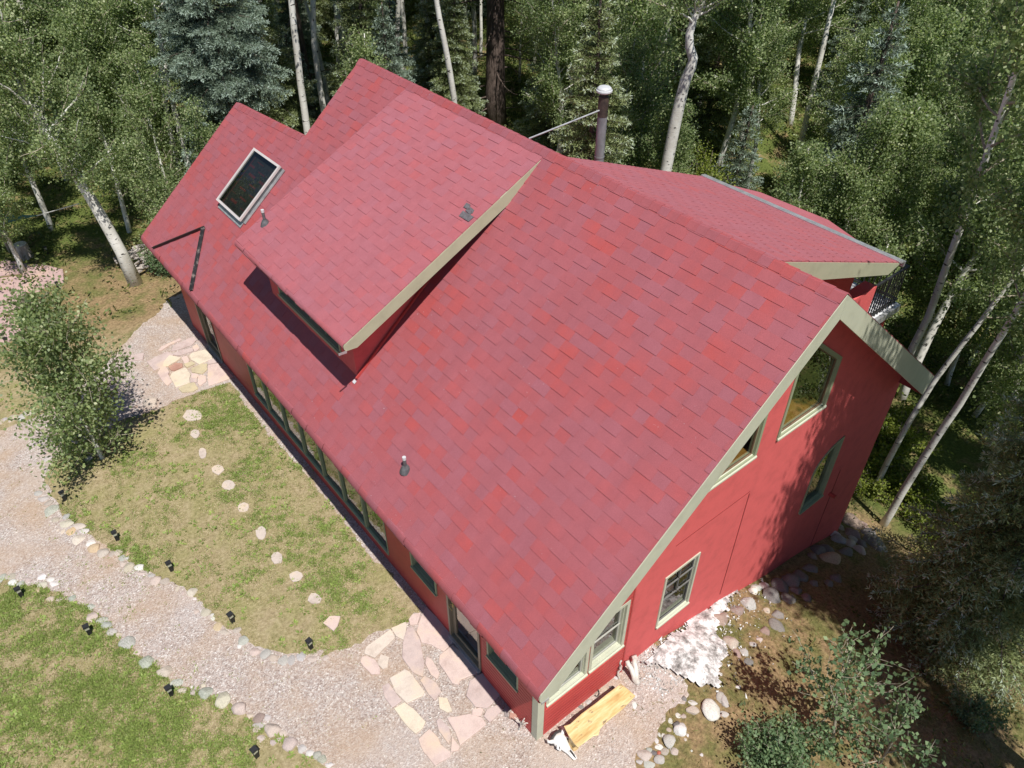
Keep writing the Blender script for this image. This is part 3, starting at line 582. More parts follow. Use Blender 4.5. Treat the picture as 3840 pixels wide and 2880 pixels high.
dorm.prism([DE+DV*.1+[0, DY0, 0]-DN*.016, DE+DV*DL+[0, DY0, 0]-DN*.016, DE+DV*DL+[0, DY1, 0]-DN*.016, DE+DV*.1+[0, DY1, 0]-DN*.016], -DN*.06)
dorm.build("dormer_roof", 'shinglelit', dormer, normals=False)
dc = DE+DV*.05-DN*.10; tip = DE+DV*DL
for yy in (DY0-.012, DY1-.02):
    b = MB(); pts = [DE+DV*.05-DN*.012]+arc(dc, .09, 116, 240)+[DE+DV*.17-DN*.27, tip-DN*.27, tip-DN*.012]
    b.prism([(p[0], yy, p[2]) for p in pts], (0, .034, 0)); b.build("rake_board", 'sageolive', dormer)
b = MB(); b.prism([DE+DV*.05+[0, DY0+.02, 0]-DN*.20, DE+DV*3.6+[0, DY0+.02, 0]-DN*.20, DE+DV*3.6+[0, 6.65, 0]-DN*.20, DE+DV*.05+[0, 6.65, 0]-DN*.20], -DN*.01)
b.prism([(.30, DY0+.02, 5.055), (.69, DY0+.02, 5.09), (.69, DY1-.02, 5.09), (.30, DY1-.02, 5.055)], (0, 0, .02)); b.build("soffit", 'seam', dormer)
b = MB(); b.bar((.13, DY0-.02, 5.06), (.30, DY0-.02, 5.045), .012, .05); b.build("drip_edge", 'metal', dormer)
def dxp(y, z, d=0.0): return (.685+d, y, z)
b = MB(); o = [(7.22, 4.11), (10.12, 4.11), (10.12, 5.0), (7.22, 5.0)]; ring(b, dxp, o, inset(o, .06), -.02, .14)
b.quad(dxp(7.28, 4.17, .14), dxp(10.06, 4.17, .14), dxp(10.06, 4.15, -.05), dxp(7.28, 4.15, -.05)); b.quad(dxp(7.2, 4.15, -.05), dxp(10.14, 4.15, -.05), dxp(10.14, 4.08, -.05), dxp(7.2, 4.08, -.05)); b.build("dormer_window_frame", 'green', dormer)
b = MB()
for yy in (7.28, 7.96, 8.67, 9.38, 10.02): b.box(.73, .80, yy-.0, yy+.045, 4.17, 4.94)
b.build("dormer_mullion", 'green', dormer)
for i in range(4):
    y0 = (7.325, 8.005, 8.715, 9.425)[i]; y1 = (7.96, 8.67, 9.38, 10.02)[i]; b = MB(); b.quad((.77, y0, 4.17), (.77, y1, 4.17), (.77, y1, 4.94), (.77, y0, 4.94)); b.build("dormer_pane", 'glass', dormer)
b = MB(); q0 = RP(rv(.66), 6.61, .012); q1 = RP(rv(4.5), 6.61, .012); b.obox(q0, q1-q0, (0, -.035, 0), VN*.05); b.build("step_flashing", 'red', dormer)
b = MB(); b.obox(RP(rv(.57), 6.56, .016), (0, .09, 0), VU*.07, VN*.006); b.build("flashing_tab", 'whitemetal', dormer)
# bare grey patch where shingles are missing
def on_dorm(u, v, h=.012): return onpl(u, v, DN, DN@(DE+DN*h))
b = MB()
for quad in ([(893, 1290), (912, 1263), (937, 1275), (925, 1305)], [(925, 1298), (937, 1290), (960, 1308), (948, 1330)], [(905, 1310), (920, 1300), (948, 1322), (935, 1338)], [(865, 1345), (890, 1312), (958, 1350), (925, 1380)]):
    q = [on_dorm(1200+x/1.659, y/1.659) for x, y in quad]; b.prism(q, DN*.012)
b.build("bare_shingle_patch", 'patch', house)
# black strips laid on the roof near the far corner
def on_roof(u, v, h=.02): return onpl(u, v, VN, VN@(O0+VN*h))
ta, tb, tc = on_roof(577, 930), on_roof(766, 853), on_roof(720, 1090)
for p, q, m in ((ta, tb, 'black'), (tb, tc, 'blackworn')):
    b = MB(); d = (q-p)/np.linalg.norm(q-p); w = np.cross(VN, d); b.obox(p-w*.035, q-p, w*.07, VN*.035); b.obox(p-w*.03, q-p, w*.012, VN*.075); b.build("rain_diverter", m, house)
# ---- skylight
hS = .17; sk = [onpl(800+x/5.53, 540+y/5.53, VN, VN@(O0+VN*hS)) for x, y in ((845, 95), (1365, 460), (540, 1575), (75, 1150))]
c0 = sum(sk)/4; b = MB(); n = 4; lo = [p-VN*(hS+.03) for p in sk]
b.add(sk+lo, [(0, 1, 5, 4), (1, 2, 6, 5), (2, 3, 7, 6), (3, 0, 4, 7)]); kerb = b.build("skylight", 'lead', house)
b = MB()
for i in range(4):
    p, q = sk[i], sk[(i+1) % 4]; d = q-p; w = np.cross(VN, d); w = w/np.linalg.norm(w); w = w*(1 if (c0-p)@w > 0 else -1); d = d/np.linalg.norm(d)
    b.obox(p-d*.02-w*.02-VN*.05, q-p+d*.04, w*.062, VN*(.052+.004*i))
b.build("skylight_frame", 'greyskylight', kerb)
b = MB(); b.add([p+(c0-p)*.05-VN*.015 for p in sk], [(0, 1, 2, 3)]); b.build("skylight_pane", 'glassdark', kerb)
b = MB(); b.add([p+(c0-p)*.05-VN*.16 for p in sk], [(0, 1, 2, 3)]); b.build("skylight_shade", 'lead', kerb)
b = MB(); d = (sk[2]-sk[3])/np.linalg.norm(sk[2]-sk[3]); b.obox(sk[3]-VN*(hS-.022)-VU*.16, sk[2]-sk[3], VU*.2, VN*.01); d2 = sk[1]-sk[2]; b.obox(sk[2]-VN*(hS-.022)+np.array([0, -.10, 0]), d2, (0, .12, 0), VN*.02); b.build("skylight_flashing", 'metal', kerb)
# ---- vent pipes, flue
def vent(p, h, dx):
    b = MB(); b.tube([p-np.array([0, 0, .05]), p+np.array([0, 0, h])], .034, 10); o = b.build("vent_pipe", 'lead', house)
    b = MB(); b.tube([p+np.array([0, 0, h-.05]), p+np.array([0, 0, h+.012])], .037, 10); b.build("pipe_tip", 'whitemetal', o)
    b = MB(); b.tube([p-np.array([0, 0, .06]), p+np.array([0, 0, .03]), p+np.array([0, 0, .09])], [.12, .085, .05], 12); b.build("pipe_boot", 'lead', o)
pv = on_roof(876/.576, 1013/.576); vent(pv, .30, 0)
pv = on_dorm(573/.576, 482/.576); vent(pv, .32, 0)
FX, FY = 7.235, 6.66; b = MB(); b.lathe([(.106, 5.9), (.106, 7.72)], 20, (FX, FY, 0)); b.lathe([(.108, 6.8), (.113, 6.80), (.113, 6.83), (.108, 6.83)], 20, (FX, FY, 0)); flue = b.build("flue", 'steel', house, smooth=False)
b = MB(); b.lathe([(.112, 7.72), (.112, 8.14), (.085, 8.16), (.085, 8.24)], 20, (FX, FY, 0)); b.build("flue_collar", 'soot', flue)
b = MB(); b.lathe([(.155, 8.22), (.172, 8.24), (.172, 8.27), (.155, 8.28), (.148, 8.31), (.12, 8.335), (.0, 8.34)], 24, (FX, FY, 0)); b.build("flue_cap", 'whitemetal', flue)
b = MB(); pb = onpl(1200+1300/1.659, 862/1.659, (0, 0, 1), 7.45); b.tube([(FX-.1, FY, 7.86), tuple(pb)], .018, 8); b.build("flue_brace", 'metal', flue)
# ---- shed dormer on the back slope with its gutter
XW = 9.05; YB0, YB1 = .641, 5.63; XE, ZE = 9.70, 6.0; TS = (ZR-.0-ZE)/(XE-XR); KT = math.sqrt(1+TS*TS); TV = np.array([-1/KT, 0, TS/KT]); TN = np.array([TS/KT, 0, 1/KT])
b = MB(); shingles(b, (XE, 0, ZE), (0, -1, 0), TV, TN, -YB1, -YB0, lambda u: (XE-XR)*KT, expo=.145, per=.325, tab=.309, t1=.010, t0=-.008, seed=21)
b.prism([(XE, YB0, ZE-.012), (XE, YB1, ZE-.012), (XR, YB1, ZR-.012), (XR, YB0, ZR-.012)], -TN*.05)
ext = [(XE, 1.2, ZE), (XE, 5.4, ZE), (XE+.42, 4.3, ZE-.01), (XE+.55, 2.6, ZE-.05)]; b.prism([np.array(p)-TN*.01 for p in ext], -TN*.05)
shed = b.build("back_dormer", 'shinglelit', house, normals=False)
b = MB(); b.prism([(XR, YB0-.015, ZR-.02), (XE+.03, YB0-.015, ZE-.025), (XE-.36, YB0-.015, ZE-.14), (XR, YB0-.015, ZR-.40)], (0, .03, 0)); b.build("rake_board", 'sageolive', shed)
b = MB(); b.obox((XE-.03, YB0-.05, ZE+.008), (.14, 0, -.03), (0, YB1-YB0+.1, 0), (0.01, 0, .035)); b.obox((XE+.08, YB0-.06, ZE-.11), (.05, 0, 0), (0, YB1-YB0+.1, 0), (0, 0, .12)); b.build("gutter", 'metal', shed)
b = MB(); b.obox((XE-.055, YB0-.02, ZE+.03), (.02, 0, -.006), (0, YB1-YB0, 0), (0, 0, .02)); b.build("drip_edge", 'whitemetal', shed)
b = MB(); b.quad((XR, 1.12, 3), (XW, 1.12, 3), (XW, 1.12, 6.2), (XR, 1.12, 7.6)); b.quad((XW, 1.12, 3), (XW, 5.5, 3), (XW, 5.5, 6.2), (XW, 1.12, 6.2)); b.quad((XW, 5.5, 3), (XR, 5.5, 3), (XR, 5.5, 7.6), (XW, 5.5, 6.2)); b.quad((XE, YB0+.03, ZE-.12), (XE, YB1, ZE-.12), (8.3, YB1, ZE+.36), (8.3, YB0+.03, ZE+.36)); b.build("back_dormer_wall", 'red', shed)
XW_ = 0
# balcony
b = MB(); b.box(9.1, 11.25, .98, 5.6, 4.05, 4.2); bal = b.build("balcony", 'deck', house)
b = MB(); b.box(8.9, 9.82, .95, 1.22, 3.2, 5.25); b.build("parapet", 'stucco', bal)
b = MB(); b.box(9.75, 11.3, .90, .975, 4.02, 4.19); b.box(11.255, 11.32, .975, 5.6, 4.02, 4.19); b.build("edge_beam", 'metal', bal)
b = MB()
for zz in (5.12, 4.29):
    b.box(9.82, 11.26, 1.0, 1.05, zz, zz+.045); b.box(11.21, 11.26, 1.05, 5.5, zz, zz+.045)
x = 9.93
while x < 11.2: b.box(x, x+.022, 1.014, 1.036, 4.2, 5.12); x += .115
y = 1.15
while y < 5.4: b.box(11.224, 11.246, y, y+.022, 4.2, 5.12); y += .115
b.build("railing", 'black', bal)
b = MB(); b.box(11.0, 11.15, 1.05, 1.2, -4, 4.05); b.box(11.0, 11.15, 5.2, 5.35, -3, 4.05); b.build("balcony_post", 'red', bal)
# indoor pot behind the five sided window
pot = thing("clay_pot", "dark round pot with a pale rim standing behind the five sided window", "pot", (5.95, .40, 4.20))
b = MB(); b.lathe([(.10, 0), (.17, .10), (.19, .25), (.17, .40)], 20); b.build("pot_body", 'lead', pot, smooth=True)
b = MB(); b.lathe([(.17, .40), (.20, .41), (.20, .45), (.16, .46)], 20); b.build("pot_rim", 'sash', pot)
# ---------------------------------------------------------------- flagstones, stepping stones
def flag(px, col, grp, label, th=.035, zfun=None, name="flagstone"):
    P = [onz(*p)[:2] for p in px]; c = sum(P)/len(P)
    z = H(*c); t = MB(); n = len(P); out = []
    for i in range(n):
        a, b = P[i], P[(i+1) % n]; k = max(1, int(np.linalg.norm(b-a)/.10))
        for j in range(k):
            p = a+(b-a)*j/k; d = .016*noise.noise((p[0]*6, p[1]*6, 2.0)); out.append(p+(p-c)/max(np.linalg.norm(p-c), .05)*d-c)
    m = len(out); top = [(p[0], p[1], th+.004*noise.noise((p[0]*3, p[1]*3, c[0]))) for p in out]; ins = [(p[0]*.965, p[1]*.965, th+.008) for p in out]; bot = [(p[0]*1.01, p[1]*1.01, -.03) for p in out]
    t.add(bot+top+ins, [(i, (i+1) % m, m+(i+1) % m, m+i) for i in range(m)]+[(m+i, m+(i+1) % m, 2*m+(i+1) % m, 2*m+i) for i in range(m)]+[tuple(2*m+i for i in f) for f in tessellate_polygon([[Vector((p[0], p[1], 0)) for p in out]])])
    o = t.build(name, 'flag'); o.location = (c[0], c[1], z); o.color = (*col, 1); return tag(o, label, "flagstone", grp)
PK = (.56, .44, .40); CR = (.58, .50, .43); MV = (.49, .395, .37); OL = (.47, .405, .27); RD = (.40, .225, .175); YC = (.60, .52, .415); GY = (.30, .27, .26)
near = [(z8, CR, [(285, 905), (440, 795), (470, 845), (400, 915), (340, 975), (275, 945)], "long cream and pink flagstone at the lawn corner of the patio"),
 (z8, CR, [(442, 788), (533, 750), (545, 775), (520, 862), (472, 838)], "small cream flagstone touching the lawn"),
 (z8, PK, [(575, 702), (628, 690), (606, 765), (560, 772), (553, 735)], "small pink flagstone nearest the grass tip"),
 (z8, PK, [(612, 760), (640, 695), (662, 655), (720, 715), (795, 785), (830, 875), (770, 935), (690, 890), (632, 875), (600, 810)], "big pale pink flagstone left of the glazed door"),
 (z8, MV, [(545, 778), (578, 782), (622, 860), (650, 1000), (640, 1090), (570, 1060), (510, 970), (515, 880)], "tall mauve flagstone, the longest in the patio"),
 (z8, PK, [(662, 965), (700, 990), (745, 1070), (730, 1112), (690, 1080), (655, 1010)], "slim pink flagstone between the tall mauve one and the door slab"),
 (z8, PK, [(742, 960), (825, 897), (870, 930), (1010, 1060), (872, 1110), (862, 1143), (820, 1130), (775, 1060), (738, 1010)], "large flagstone directly in front of the glazed door"),
 (z8, PK, [(260, 968), (290, 960), (345, 985), (375, 1040), (375, 1072), (320, 1075), (270, 1030), (252, 1000)], "pale flagstone on the left rim of the patio"),
 (z8, CR, [(378, 952), (432, 970), (420, 1030), (390, 1045), (357, 1010)], "small pale flagstone in the left gravel gap"),
 (z8, CR, [(432, 1100), (530, 1045), (560, 1060), (650, 1185), (640, 1212), (540, 1255), (470, 1190)], "broad cream flagstone in the middle left of the patio"),
 (z8, MV, [(385, 1150), (428, 1130), (508, 1243), (450, 1285), (402, 1220)], "mauve flagstone left of the broad cream one"),
 (z8, MV, [(622, 1115), (650, 1088), (725, 1130), (755, 1185), (715, 1242), (680, 1210)], "grey mauve flagstone in the patio centre"),
 (z8, YC, [(460, 1290), (525, 1252), (600, 1310), (655, 1372), (640, 1415), (595, 1447), (530, 1390)], "cream yellow flagstone below the mauve one"),
 (z8, YC, [(737, 1220), (790, 1225), (825, 1310), (790, 1318), (742, 1290)], "small cream flagstone alone in the gravel"),
 (z8, MV, [(930, 1120), (1010, 1072), (1125, 1200), (1100, 1230), (1040, 1290), (965, 1280), (910, 1210)], "large flagstone half in the eave shadow right of the door"),
 (z8, PK, [(947, 1300), (1000, 1287), (1018, 1302), (1000, 1340), (945, 1337)], "small rosy flagstone below the half shaded slab"),
 (z8, MV, [(1037, 1300), (1110, 1267), (1140, 1300), (1055, 1380), (1020, 1340)], "mauve flagstone near the wall corner"),
 (z8, PK, [(790, 1350), (930, 1325), (1010, 1350), (1035, 1390), (872, 1520), (840, 1440)], "widest flagstone at the foot of the patio"),
 (z8, MV, [(725, 1370), (745, 1352), (802, 1410), (815, 1470), (800, 1515), (740, 1430)], "narrow mauve flagstone left of the widest one"),
 (z8, PK, [(820, 1465), (868, 1532), (860, 1552), (815, 1560)], "sliver of flagstone between the two lowest slabs"),
 (z8, PK, [(612, 1482), (680, 1415), (735, 1470), (755, 1520), (810, 1562), (810, 1590), (715, 1645), (640, 1560)], "pale pink flagstone lowest in the patio"),
 (z8, GY, [(1145, 1290), (1172, 1285), (1172, 1340), (1150, 1342)], "small grey stone slab against the wall near the corner post"),
 (z8, RD, [(1182, 1318), (1232, 1330), (1215, 1358), (1180, 1352)], "small rusty red slab beside the corner post"),
 (r7, PK, [(2010, 755), (2050, 712), (2118, 712), (2100, 775), (2075, 805)], "stepping stone of bare pink sandstone nearest the big patio")]
for f, c, pl, lb in near: flag([f(*p) for p in pl], c, "flagstones of the patios", lb)
far = [(z4, YC, [(130, 1115), (305, 1155), (280, 1180), (110, 1290), (20, 1290), (40, 1220)], "cream flagstone on the outer side of the far patio"),
 (z4, PK, [(312, 1150), (405, 1130), (440, 1195), (430, 1235), (360, 1250)], "small pink flagstone between two cream ones"),
 (z4, YC, [(440, 1120), (480, 1085), (690, 1030), (790, 1130), (800, 1175), (600, 1260), (460, 1190)], "large cream flagstone at the far door"),
 (z4, RD, [(105, 1302), (215, 1240), (330, 1248), (335, 1300), (200, 1365), (150, 1350)], "rust red flagstone with an ochre corner"),
 (z4, OL, [(350, 1262), (480, 1215), (530, 1250), (400, 1315)], "small olive flagstone beside the red one"),
 (z4, OL, [(460, 1330), (610, 1265), (720, 1252), (720, 1340), (640, 1415), (480, 1385)], "olive flagstone in the middle of the far patio"),
 (z4, YC, [(165, 1392), (370, 1315), (400, 1330), (460, 1420), (440, 1480), (450, 1560), (225, 1615), (135, 1460)], "biggest cream yellow flagstone of the far patio"),
 (z4, PK, [(732, 1275), (890, 1248), (920, 1320), (1050, 1380), (1120, 1450), (1060, 1490), (740, 1600), (725, 1480)], "large pink flagstone by the wall at the lawn edge"),
 (z4, PK, [(470, 1402), (570, 1417), (588, 1440), (560, 1480), (470, 1480)], "small square flagstone below the olive one"),
 (z4, PK, [(582, 1450), (630, 1432), (702, 1452), (705, 1530), (600, 1605), (568, 1560)], "pale flagstone left of the large wall slab"),
 (z4, MV, [(455, 1490), (560, 1485), (560, 1545), (460, 1545)], "rosy flagstone fragment under the small square one"),
 (z4, PK, [(0, 1300), (70, 1292), (128, 1380), (108, 1420), (170, 1530), (90, 1600), (0, 1500), (-60, 1400)], "pink flagstone curving along the gravel side"),
 (z4, OL, [(270, 1642), (420, 1562), (520, 1547), (580, 1640), (500, 1690), (320, 1700)], "olive flagstone lowest in the far patio"),
 (z4, MV, [(150, 1108), (310, 1040), (490, 1005), (505, 1055), (300, 1120)], "long mauve flagstone above the cream ones"),
 (z4, PK, [(-40, 1040), (0, 985), (300, 850), (315, 882), (150, 950), (20, 1030)], "pale strip flagstone on the far outer rim"),
 (z4, MV, [(190, 970), (430, 852), (520, 832), (550, 880), (480, 960), (300, 1020), (150, 1052)], "broad mauve flagstone at the top of the far patio"),
 (z4, PK, [(485, 990), (560, 942), (600, 1010), (520, 1070)], "small pink flagstone at the edge of the eave shadow"),
 (z4, MV, [(580, 882), (640, 862), (730, 990), (680, 1010), (620, 950)], "shaded slab at the left foot of the far door"),
 (z4, MV, [(725, 1205), (850, 1165), (880, 1235), (735, 1262)], "shaded pink slab in front of the far door sill"),
 (r4, MV, [(905, 735), (1035, 672), (1075, 690), (1010, 770), (950, 790)], "mauve flagstone leading into the gravel"),
 (r4, MV, [(780, 700), (890, 680), (880, 720), (800, 730)], "worn mauve slab sunk in the gravel under the young aspen")]
for f, c, pl, lb in far: flag([f(*p) for p in pl], c, "flagstones of the patios", lb)
slabs = [[(-60, 400), (100, 322), (240, 280), (150, 480), (0, 520)], [(-60, 540), (0, 530), (148, 490), (120, 545), (20, 620), (-60, 640)], [(-40, 120), (40, 95), (120, 120), (110, 180), (-40, 200)], [(125, 118), (270, 130), (380, 155), (385, 235), (245, 275), (130, 205)], [(-50, 215), (120, 190), (230, 275), (90, 318), (-50, 380)]]
for pl, lb in zip(slabs, ("sunlit pink slab of the left terrace beside the path light", "lowest slab of the left terrace", "uppermost slab of the left terrace near the stump", "mauve slab of the left terrace beside the grass", "shaded middle slab of the left terrace")):
    flag([r4(*p) for p in pl], (.43, .30, .285), "slabs of the left terrace", lb)
steps = [(r4, 1190, 1070, 130, 75, "biggest stepping stone, nearest the far patio"), (r4, 1210, 1187, 66, 60, "second stepping stone from the far patio"), (r4, 1254, 1310, 55, 76, "third stepping stone from the far patio"), (r4, 1347, 1415, 82, 62, "fourth stepping stone from the far patio"),
 (r4, 1415, 1510, 88, 66, "fifth stepping stone from the far patio"), (r7, 1508, 25, 86, 62, "sixth stepping stone from the far patio"), (r7, 1622, 188, 72, 96, "seventh stepping stone, long and half grown over"), (r7, 1720, 345, 78, 78, "bright round stepping stone"), (r7, 1840, 458, 86, 70, "ninth stepping stone, grass growing over it"), (r7, 1955, 600, 86, 74, "last but one stepping stone towards the big patio")]
for f, x, y, w, h, lb in steps:
    rr = random.Random(int(x)); k = 9; px = [f(x+w/2*math.cos(a)*rr.uniform(.8, 1.08), y+h/2*math.sin(a)*rr.uniform(.8, 1.08)) for a in [2*math.pi*i/k for i in range(k)]]
    o = flag(px, (.50, .43, .38), "stepping stones across the lawn", lb, th=.02, name="stepping_stone"); o['category'] = "stepping stone"
# ---------------------------------------------------------------- loose stones
SMS = []
for i in range(9):
    bm = bmesh.new(); bmesh.ops.create_icosphere(bm, subdivisions=3, radius=1); me = bpy.data.meshes.new("stone")
    cuts = [Vector((noise.random()-.5, noise.random()-.5, noise.random()-.5)).normalized() for _ in range(9)]; lim = [random.uniform(.62, .88) for _ in cuts]
    for v in bm.verts:
        p = v.co.copy()
        for c, l in zip(cuts, lim):
            d = p.dot(c)
            if d > l: p -= c*(d-l)*.85
        p *= 1+.10*noise.noise(p*1.7+Vector((i*7, 0, 0)))+.03*noise.noise(p*6+Vector((i*3, 1, 0))); v.co = p
    bm.to_mesh(me); bm.free(); me.polygons.foreach_set('use_smooth', [True]*len(me.polygons)); me.materials.append(MT['stone']); SMS.append(me)
SC = {'w': (.58, .56, .53), 'p': (.47, .39, .35), 't': (.43, .375, .31), 'g': (.40, .385, .36), 'l': (.44, .44, .39), 'o': (.46, .34, .225), 'c': (.54, .47, .39), 'd': (.14, .13, .13), 'b': (.30, .22, .19), 'r': (.42, .13, .08), 'k': (.20, .185, .175)}
CN = {'w': 'white', 'p': 'pinkish', 't': 'tan', 'g': 'grey', 'l': 'lichen spotted', 'o': 'orange brown', 'c': 'cream', 'd': 'dark', 'b': 'brown', 'r': 'red', 'k': 'slate grey'}
def stone(f, x, y, w, h, c, where, grp, idx=[0], lift=-0.12, tall=.50, label=None):
    idx[0] += 1; i = idx[0]; rr = random.Random(i*13+5)
    p = ong(*f(x, y)); a = ong(*f(x-w/2, y)); b = ong(*f(x+w/2, y)); e = ong(*f(x, y-h/2)); g = ong(*f(x, y+h/2))
    la, lb = np.linalg.norm((b-a)[:2])/2, np.linalg.norm((g-e)[:2])/2; d = b-a
    if lb < la*.45: lb = la*.5
    if la < lb*.45: la = lb*.5
    o = bpy.data.objects.new("stone", SMS[i % 9]); COL.objects.link(o); hz = min(la, lb)*tall*rr.uniform(.8, 1.15)
    o.location = (p[0], p[1], p[2]+hz*lift); o.rotation_euler = (rr.uniform(-.15, .15), rr.uniform(-.15, .15), math.atan2(d[1], d[0])+rr.uniform(-.2, .2)); o.scale = (la*1.0, lb*1.0, hz)
    k = rr.uniform(.88, 1.12); o.color = (*(min(.8, v*k*rr.uniform(.96, 1.04)) for v in SC[c]), 1.0 if c == 'l' else 0.12)
    size = 'large' if la+lb > .42 else 'small' if la+lb < .2 else 'medium'
    return tag(o, label or f"{size} {CN[c]} stone {where}", "stone", grp)
G1 = "stones edging the gravel path"
up = [(315, 65, 90, 85, 'l'), (415, 92, 60, 40, 'g'), (347, 120, 60, 35, 't'), (408, 140, 110, 52, 't'), (497, 155, 95, 42, 'p'), (525, 187, 80, 36, 'w'), (440, 190, 60, 55, 'o'), (392, 190, 35, 36, 'c'), (362, 180, 25, 26, 'c'), (487, 245, 88, 68, 'c'), (568, 262, 80, 46, 'w'), (585, 298, 92, 66, 'o'), (640, 320, 86, 66, 'p'), (700, 325, 40, 42, 't'), (740, 318, 60, 46, 't'), (790, 325, 36, 36, 'o'), (762, 358, 56, 46, 'g'), (790, 357, 36, 30, 'w'), (768, 390, 46, 40, 'p'), (803, 410, 82, 66, 't'), (865, 415, 82, 46, 'w'), (885, 450, 70, 26, 'p'), (945, 460, 50, 26, 'g'), (970, 495, 76, 62, 'p'), (1027, 500, 66, 48, 't'), (1105, 550, 32, 46, 'c'), (1140, 570, 32, 36, 'p'), (1197, 572, 72, 66, 'c'), (1145, 600, 26, 20, 'p'), (1210, 608, 36, 24, 'w'), (1222, 685, 36, 42, 'p'), (1283, 690, 68, 56, 't'), (1320, 708, 30, 26, 'w'), (1325, 730, 30, 30, 'w'), (1357, 785, 68, 66, 'o'), (1400, 815, 84, 46, 't'), (1475, 805, 62, 46, 't'), (1515, 870, 88, 72, 'g'), (1490, 905, 40, 40, 'w'), (1585, 940, 72, 62, 'p'), (1655, 945, 72, 76, 'g'), (1700, 975, 62, 52, 't'), (1762, 990, 66, 76, 'g'), (1812, 995, 60, 76, 'g'), (1878, 965, 76, 78, 'g'), (1945, 985, 72, 48, 'p'), (2030, 975, 52, 42, 'p'), (240, -45, 62, 36, 'g'), (270, -15, 72, 38, 'g'), (305, 10, 62, 36, 't')]
for x, y, w, h, c in up: stone(r7, x, y, w, h, c, "edging the lawn island side of the path", G1)
dn = [(15, 475, 52, 62, 'l'), (70, 470, 82, 44, 't'), (80, 510, 66, 42, 'w'), (130, 515, 62, 46, 'g'), (180, 490, 46, 42, 'p'), (262, 470, 76, 42, 'w'), (318, 490, 56, 36, 'w'), (340, 515, 66, 38, 'w'), (235, 555, 46, 36, 'o'), (265, 522, 72, 42, 't'), (370, 612, 46, 32, 'p'), (315, 612, 62, 36, 't'), (450, 605, 62, 46, 'l'), (570, 660, 62, 44, 'l'), (575, 720, 96, 64, 'p'), (640, 745, 92, 48, 'l'), (660, 770, 82, 56, 'g'), (697, 812, 76, 52, 'g'), (740, 830, 50, 30, 't'), (855, 940, 52, 42, 'p'), (1110, 1130, 110, 54, 'l'), (1140, 1178, 76, 48, 't'), (1200, 1155, 32, 26, 'w'), (1205, 1187, 58, 48, 'p'), (1265, 1150, 46, 32, 'c'), (1555, 1332, 42, 42, 'c'), (1610, 1345, 86, 72, 'b'), (1665, 1345, 52, 42, 'g'), (1615, 1395, 92, 42, 'g'), (1765, 1445, 62, 52, 'p'), (1740, 1480, 42, 36, 'p'), (1625, 1480, 62, 52, 'p'), (1880, 1540, 72, 62, 'g'), (1930, 1570, 62, 52, 'w'), (2045, 1640, 62, 42, 'w'), (1600, 1420, 60, 40, 'p'), (1700, 1500, 50, 40, 'p')]
for x, y, w, h, c in dn: stone(r7, x, y, w, h, c, "edging the outer lawn side of the path", G1)
for x, y, w, h, c, lb in [(790, 882, 108, 84, 'l', "round lichen covered boulder, upper of two side by side at the path"), (910, 1000, 108, 88, 'l', "round lichen covered boulder, lower of two side by side at the path"), (1030, 1065, 122, 90, 't', "broad flat tan boulder below the lichen covered pair"), (1280, 1200, 102, 88, 'l', "lichen covered boulder touching the biggest grey tan one"), (1390, 1235, 128, 108, 't', "biggest grey tan boulder on the outer path edge"), (1490, 1297, 116, 92, 'p', "smooth peach pink boulder next to the biggest one"), (1695, 1420, 112, 102, 'p', "rosy boulder with a rough top on the outer path edge"), (1805, 1505, 98, 102, 'p', "lowest rosy boulder on the outer path edge"), (1975, 1580, 62, 58, 'l', "first of two lichen stones at the bottom edge"), (2005, 1605, 62, 62, 'l', "second of two lichen stones at the bottom edge")]:
    stone(r7, x, y, w, h, c, "", G1, label=lb, tall=.7)
for x, y, w, h, c in [(10, 1130, 42, 42, 't'), (30, 1118, 40, 30, 'g'), (78, 1110, 62, 50, 't'), (140, 1100, 66, 46, 'g'), (190, 1080, 56, 38, 'p'), (160, 1072, 36, 26, 't'), (300, 1360, 60, 40, 'g'), (555, 1362, 60, 40, 'g'), (680, 1155, 70, 34, 'p'), (860, 1090, 52, 42, 'k'), (845, 1040, 44, 26, 'b'), (480, 860, 50, 40, 'p'), (530, 900, 60, 46, 'p')]:
    stone(r4, x, y, w, h, c, "lying about the young aspen", "stones near the young aspen")
stone(r4, 940, 1015, 105, 66, 'p', "", "stones near the young aspen", label="pale pink boulder at the lawn end of the far patio", tall=.8)
G2 = "rocks at the sunny corner bed"
for x, y, w, h, c in [(1240, 1400, 82, 62, 'g'), (1340, 1430, 130, 100, 'g'), (1340, 1278, 72, 62, 'g'), (1440, 1250, 92, 72, 'w'), (1415, 1180, 52, 72, 'w'), (1445, 1120, 36, 62, 'w'), (1490, 1140, 52, 82, 'w'), (1600, 1290, 112, 92, 'p'), (1450, 1385, 140, 120, 'g'), (1390, 1310, 72, 62, 'd'), (1500, 1290, 102, 92, 't'), (1660, 1060, 150, 150, 'w'), (1560, 980, 52, 72, 'w'), (1640, 920, 62, 62, 'w'), (1700, 930, 82, 62, 't'), (1740, 1130, 32, 42, 'w'), (1715, 1170, 42, 38, 'p'), (2090, 750, 112, 140, 'g'), (1790, 790, 102, 62, 'w'), (2120, 905, 100, 72, 'g'), (1185, 810, 62, 92, 'w'), (1190, 710, 52, 72, 'w'), (1545, 1070, 62, 52, 't'), (1885, 1330, 46, 46, 'w'), (1780, 1290, 26, 30, 'w'), (1700, 740, 60, 80, 'p'), (1165, 655, 70, 40, 't'), (1290, 1330, 160, 150, 'p')]:
    stone(z2, x, y, w, h, c, "in the corner bed past the pine bench", G2)
